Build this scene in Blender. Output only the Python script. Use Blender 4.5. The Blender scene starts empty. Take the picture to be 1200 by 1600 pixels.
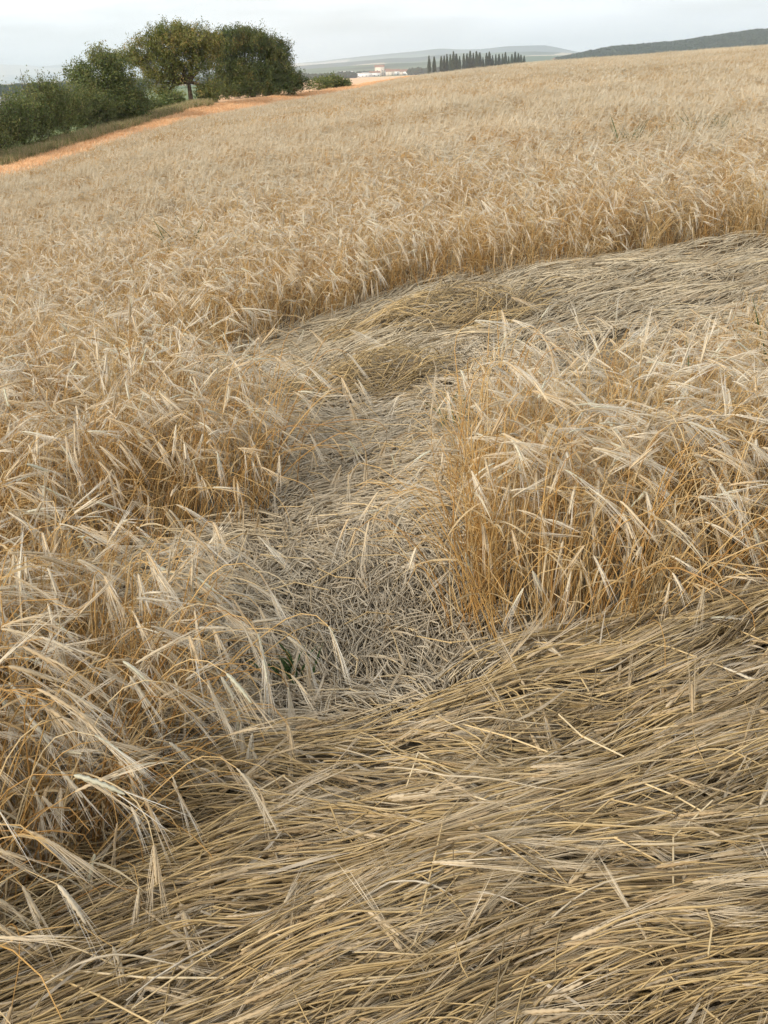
import bpy, math, random
import numpy as np
from mathutils import Matrix, Vector

RNG = np.random.default_rng(7)
random.seed(7)
S = bpy.context.scene
C = S.collection
PI = math.pi
rad = math.radians

# ------------------------------------------------------------------ camera, sky, sun, exposure
EYE = 1.6
PITCH, ROLL = math.atan(688 / 1755), rad(2.5)
cam = bpy.data.cameras.new('camera')
cam.sensor_fit = 'VERTICAL'; cam.sensor_height = 24.0; cam.lens = 24.0 * 1755 / 1600
cam.clip_start = 0.05; cam.clip_end = 60000
camo = bpy.data.objects.new('camera', cam); C.objects.link(camo)
_f = Vector((0, math.cos(PITCH), -math.sin(PITCH)))
_R0 = Vector((1, 0, 0)); _U0 = Vector((0, math.sin(PITCH), math.cos(PITCH)))
_R = _R0 * math.cos(ROLL) - _U0 * math.sin(ROLL)
_U = _U0 * math.cos(ROLL) + _R0 * math.sin(ROLL)
M = Matrix(((_R.x, _U.x, -_f.x, 0), (_R.y, _U.y, -_f.y, 0), (_R.z, _U.z, -_f.z, EYE), (0, 0, 0, 1)))
camo.matrix_world = M
S.camera = camo

SUN_EL, SUN_AZ = rad(26), rad(-138)          # azimuth measured from +Y (view direction) towards +X
sun_from = Vector((math.sin(SUN_AZ) * math.cos(SUN_EL), math.cos(SUN_AZ) * math.cos(SUN_EL), math.sin(SUN_EL)))
sl = bpy.data.lights.new('sun', 'SUN'); sl.energy = 2.9; sl.angle = rad(10); sl.color = (1.0, 0.90, 0.76)
so = bpy.data.objects.new('sun', sl); C.objects.link(so)
so.rotation_euler = sun_from.to_track_quat('Z', 'Y').to_euler()

W = bpy.data.worlds.new('World'); S.world = W; W.use_nodes = True
wn, wl = W.node_tree.nodes, W.node_tree.links
wn.clear()
w_out = wn.new('ShaderNodeOutputWorld'); w_bg = wn.new('ShaderNodeBackground')
w_sky = wn.new('ShaderNodeTexSky'); w_sky.sky_type = 'NISHITA'; w_sky.sun_disc = False
w_sky.sun_elevation = SUN_EL; w_sky.sun_rotation = SUN_AZ
w_sky.air_density = 1.0; w_sky.dust_density = 2.0
w_tc = wn.new('ShaderNodeTexCoord'); w_map = wn.new('ShaderNodeMapping'); w_map.inputs['Scale'].default_value = (1.0, 1.0, 7.0)
w_map.inputs['Location'].default_value = (0.3, 0.1, 0.0)
w_n = wn.new('ShaderNodeTexNoise'); w_n.inputs['Scale'].default_value = 3.2; w_n.inputs['Detail'].default_value = 6; w_n.inputs['Roughness'].default_value = 0.5
w_cr = wn.new('ShaderNodeValToRGB')
w_cr.color_ramp.elements[0].position = 0.38; w_cr.color_ramp.elements[0].color = (0.38, 0.38, 0.38, 1)
w_cr.color_ramp.elements[1].position = 0.62; w_cr.color_ramp.elements[1].color = (0.97, 0.97, 0.97, 1)
w_mix = wn.new('ShaderNodeMixRGB'); w_mix.inputs[2].default_value = (12.6, 12.9, 13.3, 1)
wl.new(w_tc.outputs['Generated'], w_map.inputs['Vector']); wl.new(w_map.outputs[0], w_n.inputs['Vector'])
wl.new(w_n.outputs['Fac'], w_cr.inputs['Fac']); wl.new(w_cr.outputs['Color'], w_mix.inputs[0])
wl.new(w_sky.outputs['Color'], w_mix.inputs[1]); wl.new(w_mix.outputs[0], w_bg.inputs['Color'])
w_bg.inputs['Strength'].default_value = 0.09
wl.new(w_bg.outputs[0], w_out.inputs[0])
S.view_settings.view_transform = 'Standard'; S.view_settings.look = 'None'
S.view_settings.gamma = 1; S.view_settings.use_curve_mapping = False
S.view_settings.exposure = 0.43
S.render.engine = 'CYCLES'
S.cycles.use_adaptive_sampling = True; S.cycles.adaptive_threshold = 0.03; S.cycles.adaptive_min_samples = 24
S.cycles.max_bounces = 6; S.cycles.diffuse_bounces = 3; S.cycles.transmission_bounces = 4
S.cycles.volume_bounces = 4; S.cycles.transparent_max_bounces = 8

# ------------------------------------------------------------------ small helpers
def lattice(n, seed):
    return np.random.default_rng(seed).random((n, n))
_LAT = [lattice(64, 100 + i) for i in range(12)]
def vn(x, y, s=0):
    """smooth value noise, 0..1"""
    L = _LAT[s % 12]
    x = np.asarray(x, float) + 17.3 * s; y = np.asarray(y, float) - 9.1 * s
    xi = np.floor(x).astype(int); yi = np.floor(y).astype(int)
    fx = x - xi; fy = y - yi
    fx = fx * fx * (3 - 2 * fx); fy = fy * fy * (3 - 2 * fy)
    a = L[xi % 64, yi % 64]; b = L[(xi + 1) % 64, yi % 64]; c = L[xi % 64, (yi + 1) % 64]; d = L[(xi + 1) % 64, (yi + 1) % 64]
    return (a * (1 - fx) + b * fx) * (1 - fy) + (c * (1 - fx) + d * fx) * fy
def sstep(a, b, x):
    t = np.clip((np.asarray(x, float) - a) / (b - a), 0, 1); return t * t * (3 - 2 * t)

def tag(o, label=None, cat=None, group=None, kind=None):
    if label: o['label'] = label
    if cat: o['category'] = cat
    if group: o['group'] = group
    if kind: o['kind'] = kind
    return o
def empty(name, loc=(0, 0, 0), rz=0.0):
    o = bpy.data.objects.new(name, None); C.objects.link(o); o.location = loc; o.rotation_euler = (0, 0, rz)
    o.empty_display_size = 0.05
    return o

class Geo:
    """collects numpy geometry with a random value per piece"""
    def __init__(s): s.v = []; s.f3 = []; s.f4 = []; s.m3 = []; s.m4 = []; s.r = []; s.n = 0
    def add(s, v, f3=None, f4=None, mat=0, r=0.5):
        v = np.asarray(v, float).reshape(-1, 3)
        s.v.append(v)
        s.r.append(np.broadcast_to(np.asarray(r, float), (len(v),)))
        if f3 is not None and len(f3):
            f = np.asarray(f3, int).reshape(-1, 3) + s.n; s.f3.append(f); s.m3.append(np.full(len(f), mat))
        if f4 is not None and len(f4):
            f = np.asarray(f4, int).reshape(-1, 4) + s.n; s.f4.append(f); s.m4.append(np.full(len(f), mat))
        s.n += len(v)
    def mesh(s, name, mats, smooth=False):
        me = bpy.data.meshes.new(name)
        v = np.concatenate(s.v)
        f3 = np.concatenate(s.f3) if s.f3 else np.zeros((0, 3), int)
        f4 = np.concatenate(s.f4) if s.f4 else np.zeros((0, 4), int)
        mi = np.concatenate(([np.zeros(0, int)] + s.m3) + s.m4)
        nl = f3.size + f4.size; nf = len(f3) + len(f4)
        me.vertices.add(len(v)); me.loops.add(nl); me.polygons.add(nf)
        me.vertices.foreach_set('co', v.ravel().astype(np.float32))
        me.loops.foreach_set('vertex_index', np.concatenate([f3.ravel(), f4.ravel()]).astype(np.int32))
        st = np.concatenate([np.arange(len(f3)) * 3, f3.size + np.arange(len(f4)) * 4]).astype(np.int32)
        me.polygons.foreach_set('loop_start', st)
        me.polygons.foreach_set('material_index', mi.astype(np.int32))
        if smooth: me.polygons.foreach_set('use_smooth', np.ones(nf, bool))
        a = me.attributes.new('rnd', 'FLOAT', 'POINT'); a.data.foreach_set('value', np.concatenate(s.r).astype(np.float32))
        me.update(calc_edges=True)
        for m in mats: me.materials.append(m)
        return me
    def obj(s, name, mats, parent=None, smooth=False):
        o = bpy.data.objects.new(name, s.mesh(name, mats, smooth)); C.objects.link(o)
        if parent: o.parent = parent
        return o

def tubes(geo, P, rad_, sides=3, mat=0, r=None):
    """P (N,K,3) polylines, rad_ (N,K) or (K,) radii: adds open tubes"""
    P = np.asarray(P, float)
    if P.ndim == 2: P = P[None]
    N, K, _ = P.shape
    rad_ = np.broadcast_to(np.asarray(rad_, float), (N, K))
    T = np.gradient(P, axis=1); T /= np.linalg.norm(T, axis=2, keepdims=True) + 1e-9
    ref = np.zeros_like(T); ref[..., 2] = 1
    steep = np.abs(T[..., 2].mean(axis=1)) > 0.8
    ref[steep] = (1, 0, 0)
    A = np.cross(T, ref); A /= np.linalg.norm(A, axis=2, keepdims=True) + 1e-9
    B = np.cross(T, A)
    ang = np.arange(sides) * 2 * PI / sides + 0.5
    V = P[:, :, None] + rad_[:, :, None, None] * (A[:, :, None] * np.cos(ang)[:, None] + B[:, :, None] * np.sin(ang)[:, None])
    base = np.arange(N)[:, None, None] * K * sides
    k = np.arange(K - 1)[None, :, None]; j = np.arange(sides)[None, None, :]; j2 = (j + 1) % sides
    F = np.stack([base + k * sides + j, base + k * sides + j2, base + (k + 1) * sides + j2, base + (k + 1) * sides + j], -1).reshape(-1, 4)
    if r is None: r = np.full(N, 0.5)
    geo.add(V.reshape(-1, 3), f4=F, mat=mat, r=np.repeat(np.broadcast_to(np.asarray(r, float), (N,)), K * sides))

def ribbons(geo, P, W_, side, mat=0, r=None):
    """P (N,K,3), W_ (N,K) half widths, side (N,3) sideways direction"""
    P = np.asarray(P, float); N, K, _ = P.shape
    W_ = np.broadcast_to(np.asarray(W_, float), (N, K))
    sd = np.asarray(side, float)
    if sd.ndim == 2: sd = sd[:, None]
    V = np.stack([P - sd * W_[..., None], P + sd * W_[..., None]], 2)
    b = np.arange(N)[:, None] * K * 2; k = np.arange(K - 1)[None] * 2
    F = np.stack([b + k, b + k + 1, b + k + 3, b + k + 2], -1).reshape(-1, 4)
    if r is None: r = np.full(N, 0.5)
    geo.add(V.reshape(-1, 3), f4=F, mat=mat, r=np.repeat(np.broadcast_to(np.asarray(r, float), (N,)), K * 2))

# ------------------------------------------------------------------ materials
def new_mat(name):
    m = bpy.data.materials.new(name); m.use_nodes = True
    n = m.node_tree.nodes; n.clear()
    return m, n, m.node_tree.links
def plant_mat(name, cols, translucent=0.2, rough=0.6, spec=0.25, inst=False, nscale=6.0, patch=None, island=False):
    """cols: list of (pos, rgb) driven by a per-piece random value; a fine noise adds wear"""
    m, n, l = new_mat(name)
    out = n.new('ShaderNodeOutputMaterial')
    at = n.new('ShaderNodeAttribute'); at.attribute_name = 'rnd'
    fac = at.outputs['Fac']
    if island:
        g = n.new('ShaderNodeNewGeometry'); ad = n.new('ShaderNodeMath'); ad.operation = 'MULTIPLY_ADD'
        ad.inputs[1].default_value = 0.5; l.new(g.outputs['Random Per Island'], ad.inputs[0])
        h = n.new('ShaderNodeMath'); h.operation = 'MULTIPLY'; h.inputs[1].default_value = 0.5; l.new(fac, h.inputs[0]); l.new(h.outputs[0], ad.inputs[2])
        fac = ad.outputs[0]
    if inst:
        oi = n.new('ShaderNodeObjectInfo')
        ad = n.new('ShaderNodeMath'); ad.operation = 'ADD'; l.new(fac, ad.inputs[0]); l.new(oi.outputs['Random'], ad.inputs[1])
        fr = n.new('ShaderNodeMath'); fr.operation = 'FRACT'; l.new(ad.outputs[0], fr.inputs[0]); fac = fr.outputs[0]
    cr = n.new('ShaderNodeValToRGB'); cr.color_ramp.interpolation = 'LINEAR'
    els = cr.color_ramp.elements
    while len(els) < len(cols): els.new(0.5)
    for e, (p, c) in zip(els, cols): e.position = p; e.color = (*c, 1)
    l.new(fac, cr.inputs['Fac'])
    tc = n.new('ShaderNodeTexCoord'); ns = n.new('ShaderNodeTexNoise'); ns.inputs['Scale'].default_value = nscale; ns.inputs['Detail'].default_value = 4
    l.new(tc.outputs['Object'], ns.inputs['Vector'])
    mr = n.new('ShaderNodeMapRange'); mr.inputs['From Min'].default_value = 0.3; mr.inputs['From Max'].default_value = 0.7
    mr.inputs['To Min'].default_value = 0.8; mr.inputs['To Max'].default_value = 1.15; l.new(ns.outputs['Fac'], mr.inputs['Value'])
    mu = n.new('ShaderNodeMixRGB'); mu.blend_type = 'MULTIPLY'; mu.inputs[0].default_value = 1
    l.new(cr.outputs['Color'], mu.inputs[1]); l.new(mr.outputs[0], mu.inputs[2])
    col = mu.outputs[0]
    if patch:                                    # the crop itself differs in colour from place to place
        ge = n.new('ShaderNodeNewGeometry'); n2 = n.new('ShaderNodeTexNoise'); n2.inputs['Scale'].default_value = patch[0]; n2.inputs['Detail'].default_value = 5
        l.new(ge.outputs['Position'], n2.inputs['Vector'])
        c2 = n.new('ShaderNodeValToRGB'); c2.color_ramp.elements[0].position = 0.35; c2.color_ramp.elements[1].position = 0.65
        c2.color_ramp.elements[0].color = (*patch[1], 1); c2.color_ramp.elements[1].color = (*patch[2], 1)
        l.new(n2.outputs['Fac'], c2.inputs['Fac'])
        m3 = n.new('ShaderNodeMixRGB'); m3.blend_type = 'MULTIPLY'; m3.inputs[0].default_value = 1
        l.new(col, m3.inputs[1]); l.new(c2.outputs['Color'], m3.inputs[2]); col = m3.outputs[0]
    bs = n.new('ShaderNodeBsdfPrincipled'); bs.inputs['Roughness'].default_value = rough
    bs.inputs['Specular IOR Level'].default_value = spec
    l.new(col, bs.inputs['Base Color'])
    if translucent > 0:
        tr = n.new('ShaderNodeBsdfTranslucent'); l.new(col, tr.inputs['Color'])
        mx = n.new('ShaderNodeMixShader'); mx.inputs[0].default_value = translucent
        l.new(bs.outputs[0], mx.inputs[1]); l.new(tr.outputs[0], mx.inputs[2]); l.new(mx.outputs[0], out.inputs['Surface'])
    else:
        l.new(bs.outputs[0], out.inputs['Surface'])
    return m

STEM = [(0.0, (0.38, 0.20, 0.06)), (0.35, (0.55, 0.335, 0.115)), (0.7, (0.63, 0.43, 0.185)), (1.0, (0.58, 0.46, 0.27))]
EAR = [(0.0, (0.540, 0.400, 0.230)), (0.4, (0.630, 0.510, 0.331)), (0.8, (0.684, 0.601, 0.451)), (1.0, (0.558, 0.546, 0.405))]
AWN = [(0.0, (0.634, 0.514, 0.339)), (0.5, (0.722, 0.641, 0.501)), (1.0, (0.774, 0.741, 0.652))]
LEAF = [(0.0, (0.48, 0.34, 0.17)), (0.6, (0.62, 0.49, 0.29)), (1.0, (0.58, 0.52, 0.38))]
PATCH = (0.9, (0.90, 0.87, 0.82), (1.06, 1.03, 1.0))
m_stem = plant_mat('barley_stem', STEM, 0.15, 0.42, 0.4, inst=True)
m_ear = plant_mat('barley_ear', EAR, 0.2, 0.6, 0.25, inst=True)
m_awn = plant_mat('barley_awn', AWN, 0.35, 0.5, 0.3, inst=True)
m_leaf = plant_mat('barley_leaf', LEAF, 0.4, 0.6, 0.2, inst=True)
m_fstem = plant_mat('field_stem', STEM, 0.15, 0.5, 0.3, inst=True, patch=(0.16, (0.84, 0.80, 0.73), (1.08, 1.03, 0.97)))
m_fear = plant_mat('field_ear', [(0.0, (0.581, 0.468, 0.307)), (0.5, (0.651, 0.567, 0.419)), (1.0, (0.686, 0.648, 0.539))], 0.3, 0.6, 0.2, inst=True,
                   patch=(0.16, (0.88, 0.86, 0.82), (1.08, 1.06, 1.04)))
m_mat = plant_mat('lodged_straw', [(0.0, (0.15, 0.10, 0.045)), (0.35, (0.33, 0.245, 0.13)), (0.62, (0.50, 0.36, 0.165)), (0.8, (0.54, 0.41, 0.215)), (1.0, (0.50, 0.44, 0.34))], 0.1, 0.4, 0.45, nscale=25)
m_loose = plant_mat('loose_straw', [(0.0, (0.52, 0.37, 0.17)), (0.5, (0.64, 0.49, 0.26)), (1.0, (0.68, 0.57, 0.38))], 0.1, 0.4, 0.45, nscale=25)
m_path = plant_mat('weathered_straw', [(0.0, (0.32, 0.26, 0.17)), (0.35, (0.48, 0.405, 0.29)), (0.75, (0.59, 0.51, 0.375)), (1.0, (0.64, 0.49, 0.27))], 0.1, 0.5, 0.35, nscale=25)
m_swath = plant_mat('pale_lodged_straw', [(0.0, (0.371, 0.280, 0.168)), (0.4, (0.515, 0.426, 0.283)), (0.75, (0.618, 0.530, 0.377)), (1.0, (0.680, 0.551, 0.335))], 0.1, 0.5, 0.35, nscale=25)

# ------------------------------------------------------------------ terrain
PX = np.array([-200, 0, 100, 200, 300, 400, 480, 560, 640, 720, 820, 1000, 1200, 1400])
TH = np.array([-23.2, -17.3, -14.3, -11.3, -8.25, -5.23, -2.78, -0.33, 2.12, 4.55, 7.56, 12.85, 18.46, 23.8])
bearing = lambda px: float(np.interp(px, PX, TH))            # degrees from straight ahead
B_T = [(-180, 40), (-60, 30), (-30, 36), (-17.4, 45), (-14.4, 52), (-11.4, 62), (-8.3, 75), (-5.3, 88), (-2.8, 100), (-0.3, 112), (2.1, 125), (4.5, 140), (60, 140), (180, 40)]
E1_T = [(-180, -.01), (-60, -.085), (-30, -.080), (-17.4, -.0635), (-14.4, -.0531), (-11.4, -.0399), (-8.3, -.0284), (-5.3, -.0223), (-2.8, -.0171),
        (-0.3, -.0117), (2.1, -.0051), (4.5, -.0014), (7.56, .0018), (12.85, .0043), (18.5, .0071), (40, .012), (60, .012), (180, -.01)]
E2_T = [(-180, -.03), (-60, -.075), (-30, -.070), (-17.3, -.0586), (-14.3, -.0462), (-11.3, -.0339), (-8.25, -.0210), (-5.2, -.0163), (-2.8, -.0136),
        (-0.3, -.0094), (2.1, -.0045), (4.5, -.008), (18.5, -.006), (60, -.004), (180, -.03)]
def tab(T, th):
    t = np.array(T, float); return np.interp(th, t[:, 0], t[:, 1])
K2 = 5e-5
WID = 12.0
HIDE = 0.55
RIDGES = [ # distance, width, table of elevation slopes by bearing
    (3200, 420, [(8.8, .0), (9.6, .0022), (10.5, .0048), (11.7, .0075), (14.3, .0093), (16.5, .0120), (18.5, .0150), (24, .020), (35, .022), (50, .01), (60, 0)]),
    (5200, 700, [(-60, .002), (-20, .003), (-3, .0045), (2, .006), (8, .0065), (60, .003)]),
    (8200, 1300, [(-60, .003), (-10, .003), (-3, .0075), (1, .0098), (4, .011), (8, .0105), (12, .005), (60, .005)]),
    (12500, 1500, [(-60, 0), (-9, .003), (-3, .0098), (-1.5, .0112), (0.9, .0134), (4, .0155), (5.4, .0150), (6.7, .0158), (8.5, .0147), (10, .009), (13, .006), (60, .006)]),
    (20500, 1800, [(-90, 0), (-60, .012), (-30, .017), (-20, .019), (-16.7, .0182), (-15, .0155), (-13.6, .0178), (-11, .0155), (-8, .0105), (-5, .0085), (-3, .004), (5, .004), (60, .006), (90, 0)]),
]
def ground_z(x, y):
    x = np.asarray(x, float); y = np.asarray(y, float)
    d = np.hypot(x, y) + 1e-6; th = np.degrees(np.arctan2(x, y))
    Bd = tab(B_T, th); z1 = EYE + Bd * tab(E1_T, th) - HIDE; z2 = EYE + (Bd + WID) * tab(E2_T, th)
    a = (z1 + K2 * Bd * Bd) / Bd
    zi = a * d - K2 * d * d
    t = np.clip((d - Bd) / WID, 0, 1)
    zs = z1 + (z2 - z1) * t
    q = sstep(0, 420, d - Bd - WID)
    zo = z2 * (1 - q) - 8.0 * q
    z = np.where(d < Bd, zi, np.where(d < Bd + WID, zs, zo))
    for D, wd, T in RIDGES:
        e = tab(T, th) * (0.93 + 0.14 * vn(th * 0.9 + 50, d * 0 + D * .01, 3))
        z = z + np.where(d > 1200, (e * D + 8) * (e > 1e-5) * np.exp(-((d - D) / wd) ** 2), 0)
    return z

def soil_mat(name, c1, c2, scale=3.0, rough=0.95, c3=None, s2=0.3, bump=0.4):
    m, n, l = new_mat(name)
    out = n.new('ShaderNodeOutputMaterial'); bs = n.new('ShaderNodeBsdfPrincipled'); bs.inputs['Roughness'].default_value = rough
    bs.inputs['Specular IOR Level'].default_value = 0.1
    ge = n.new('ShaderNodeNewGeometry'); ns = n.new('ShaderNodeTexNoise'); ns.inputs['Scale'].default_value = scale; ns.inputs['Detail'].default_value = 8
    l.new(ge.outputs['Position'], ns.inputs['Vector'])
    cr = n.new('ShaderNodeValToRGB'); cr.color_ramp.elements[0].position = 0.35; cr.color_ramp.elements[1].position = 0.65
    cr.color_ramp.elements[0].color = (*c1, 1); cr.color_ramp.elements[1].color = (*c2, 1)
    l.new(ns.outputs['Fac'], cr.inputs['Fac']); col = cr.outputs['Color']
    if c3:
        n2 = n.new('ShaderNodeTexNoise'); n2.inputs['Scale'].default_value = s2; n2.inputs['Detail'].default_value = 4; l.new(ge.outputs['Position'], n2.inputs['Vector'])
        r2 = n.new('ShaderNodeValToRGB'); r2.color_ramp.elements[0].position = 0.45; r2.color_ramp.elements[1].position = 0.6
        l.new(n2.outputs['Fac'], r2.inputs['Fac'])
        mx = n.new('ShaderNodeMixRGB'); l.new(r2.outputs['Color'], mx.inputs[0]); l.new(col, mx.inputs[1]); mx.inputs[2].default_value = (*c3, 1); col = mx.outputs[0]
    l.new(col, bs.inputs['Base Color'])
    if bump:
        bp = n.new('ShaderNodeBump'); bp.inputs['Strength'].default_value = bump; bp.inputs['Distance'].default_value = 0.02
        l.new(ns.outputs['Fac'], bp.inputs['Height']); l.new(bp.outputs[0], bs.inputs['Normal'])
    l.new(bs.outputs[0], out.inputs[0])
    return m
def patchwork_mat(name, cell, cols, forest, fscale):
    """far farmland: long fields of different crops with woods between them"""
    m, n, l = new_mat(name)
    out = n.new('ShaderNodeOutputMaterial'); bs = n.new('ShaderNodeBsdfPrincipled'); bs.inputs['Roughness'].default_value = 1.0
    bs.inputs['Specular IOR Level'].default_value = 0.0
    ge = n.new('ShaderNodeNewGeometry'); mp = n.new('ShaderNodeMapping'); mp.inputs['Scale'].default_value = (1 / cell, 0.55 / cell, 0); mp.inputs['Rotation'].default_value = (0, 0, 0.5)
    l.new(ge.outputs['Position'], mp.inputs['Vector'])
    vo = n.new('ShaderNodeTexVoronoi'); vo.inputs['Scale'].default_value = 1.0; l.new(mp.outputs[0], vo.inputs['Vector'])
    sp = n.new('ShaderNodeSeparateColor'); l.new(vo.outputs['Color'], sp.inputs[0])
    cr = n.new('ShaderNodeValToRGB'); cr.color_ramp.interpolation = 'CONSTANT'
    els = cr.color_ramp.elements
    while len(els) < len(cols): els.new(0.5)
    for i, (e, c) in enumerate(zip(els, cols)): e.position = i / len(cols); e.color = (*c, 1)
    l.new(sp.outputs[0], cr.inputs['Fac'])
    n2 = n.new('ShaderNodeTexNoise'); n2.inputs['Scale'].default_value = fscale; n2.inputs['Detail'].default_value = 6; l.new(ge.outputs['Position'], n2.inputs['Vector'])
    r2 = n.new('ShaderNodeValToRGB'); r2.color_ramp.elements[0].position = 0.50; r2.color_ramp.elements[1].position = 0.53
    l.new(n2.outputs['Fac'], r2.inputs['Fac'])
    mx = n.new('ShaderNodeMixRGB'); l.new(r2.outputs['Color'], mx.inputs[0]); l.new(cr.outputs['Color'], mx.inputs[1]); mx.inputs[2].default_value = (*forest, 1)
    l.new(mx.outputs[0], bs.inputs['Base Color']); l.new(bs.outputs[0], out.inputs[0])
    return m

g_soil = soil_mat('field_soil', (0.10, 0.08, 0.05), (0.24, 0.20, 0.14), 14)
g_stub = soil_mat('stubble_soil', (0.54, 0.33, 0.18), (0.72, 0.49, 0.30), 1.2, c3=(0.62, 0.43, 0.25), s2=0.25)
g_verge = soil_mat('verge_soil', (0.10, 0.10, 0.04), (0.20, 0.17, 0.08), 2.0)
g_green = soil_mat('green_crop', (0.11, 0.15, 0.055), (0.17, 0.20, 0.08), 0.05, c3=(0.14, 0.17, 0.07), s2=0.01)
g_orange = soil_mat('ripe_field', (0.638, 0.389, 0.220), (0.726, 0.464, 0.275), 0.01, c3=(0.572, 0.410, 0.242), s2=0.004)
g_plain = patchwork_mat('farmland', 380.0, [(0.14, 0.19, 0.09), (0.45, 0.36, 0.22), (0.10, 0.14, 0.06), (0.40, 0.30, 0.20), (0.20, 0.24, 0.12)], (0.03, 0.05, 0.03), 0.0012)
g_hill = patchwork_mat('hill_land', 900.0, [(0.10, 0.13, 0.07), (0.46, 0.38, 0.26), (0.06, 0.08, 0.05), (0.42, 0.36, 0.26), (0.12, 0.14, 0.08)], (0.025, 0.04, 0.025), 0.0005)

def build_ground():
    ang = np.unique(np.concatenate([np.arange(-180, -60, 4), np.arange(-60, -24, 1.0), np.arange(-24, 24, 0.25), np.arange(24, 60, 1.0), np.arange(60, 180, 4.0)]))
    Bd = tab(B_T, ang)
    near = np.geomspace(0.006, 1, 46)[None] * Bd[:, None]
    strip = Bd[:, None] + np.linspace(0, WID, 7)[None, 1:]
    verge = Bd[:, None] + WID + np.linspace(0, 6, 4)[None, 1:]
    far = Bd[:, None] + WID + 6 + (np.geomspace(8, 25500, 130) - 8 + 6)[None]
    Rr = np.concatenate([near, strip, verge, far], 1)
    A, Kn = Rr.shape
    X = Rr * np.sin(np.radians(ang))[:, None]; Y = Rr * np.cos(np.radians(ang))[:, None]; Z = ground_z(X, Y)
    V = np.stack([X, Y, Z], -1).reshape(-1, 3)
    i = np.arange(A)[:, None]; k = np.arange(Kn - 1)[None]; i2 = (i + 1) % A
    F = np.stack([i * Kn + k, i * Kn + k + 1, i2 * Kn + k + 1, i2 * Kn + k], -1)
    rm = (Rr[:, :-1] + Rr[:, 1:]) / 2; am = np.broadcast_to(ang[:, None] + .12, rm.shape); kk = np.broadcast_to(k, rm.shape)
    reg = np.full(rm.shape, 5)
    reg[rm > 4300] = 6
    reg[(am > 7.5) & (am < 60) & (rm > 1900) & (rm < 4300)] = 7
    reg[(am < -7.2) & (am > -60) & (rm < 1500)] = 3
    reg[(am >= -7.2) & (am < 6) & (rm < 2300)] = 4
    reg[(kk < 45 + 9)] = np.where(am < -7.2, 2, 4)[kk < 45 + 9]
    reg[kk < 45 + 6] = 1
    reg[kk < 45] = 0
    # the verge runs only along the left edge of the field
    names = ['barley_field_soil', 'stubble_strip', 'grass_verge', 'green_field', 'ripe_field', 'farmland_plain', 'far_hills', 'wooded_hill']
    mats = [g_soil, g_stub, g_verge, g_green, g_orange, g_plain, g_hill, soil_mat('wood_floor', (0.02, 0.035, 0.018), (0.04, 0.055, 0.03), 0.02)]
    labs = ['dusty brown soil under the barley crop', 'orange stubble strip between barley and hedge', 'rough grassy verge under the hedge trees', 'green field behind the left hedge',
            'orange ripe field in front of the distant town', 'patchwork of distant farmland', 'blue hazy hills on the horizon', 'dark wooded ridge at upper right']
    for q in range(8):
        f = F[reg == q]
        if q == 0:
            pass
        u, inv = np.unique(f.ravel(), return_inverse=True)
        g = Geo(); v = V[u]
        f4 = inv.reshape(-1, 4)
        g.add(v, f4=f4)
        if q == 0:
            c = len(u)
            inner = np.arange(A) * Kn
            pos = np.searchsorted(u, inner)
            g.add([[0, 0, 0]], None)
            g.f3.append(np.stack([np.full(A, c), pos, np.roll(pos, -1)], -1)); g.m3.append(np.zeros(A, int))
        o = g.obj(names[q], [mats[q]], smooth=True)
        o['kind'] = 'structure'; o['label'] = labs[q]
build_ground()

# ------------------------------------------------------------------ instancer (geometry nodes)
def rot_euler(Rm):
    """(N,3,3) -> (N,3) XYZ euler"""
    y = -np.arcsin(np.clip(Rm[:, 2, 0], -1, 1)); x = np.arctan2(Rm[:, 2, 1], Rm[:, 2, 2]); z = np.arctan2(Rm[:, 1, 0], Rm[:, 0, 0])
    return np.stack([x, y, z], -1)
def tilt_mats(yaw, tdir, tilt):
    """yaw about z, then lean by tilt towards the compass direction tdir"""
    N = len(yaw); c, s = np.cos(yaw), np.sin(yaw)
    Rz = np.zeros((N, 3, 3)); Rz[:, 0, 0] = c; Rz[:, 0, 1] = -s; Rz[:, 1, 0] = s; Rz[:, 1, 1] = c; Rz[:, 2, 2] = 1
    ax = np.stack([-np.sin(tdir), np.cos(tdir), np.zeros(N)], -1)
    Kx = np.zeros((N, 3, 3)); Kx[:, 0, 2] = ax[:, 1]; Kx[:, 1, 2] = -ax[:, 0]; Kx[:, 2, 0] = -ax[:, 1]; Kx[:, 2, 1] = ax[:, 0]
    I = np.eye(3)[None]; st = np.sin(tilt)[:, None, None]; ct = (1 - np.cos(tilt))[:, None, None]
    return (I + st * Kx + ct * (Kx @ Kx)) @ Rz
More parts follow.
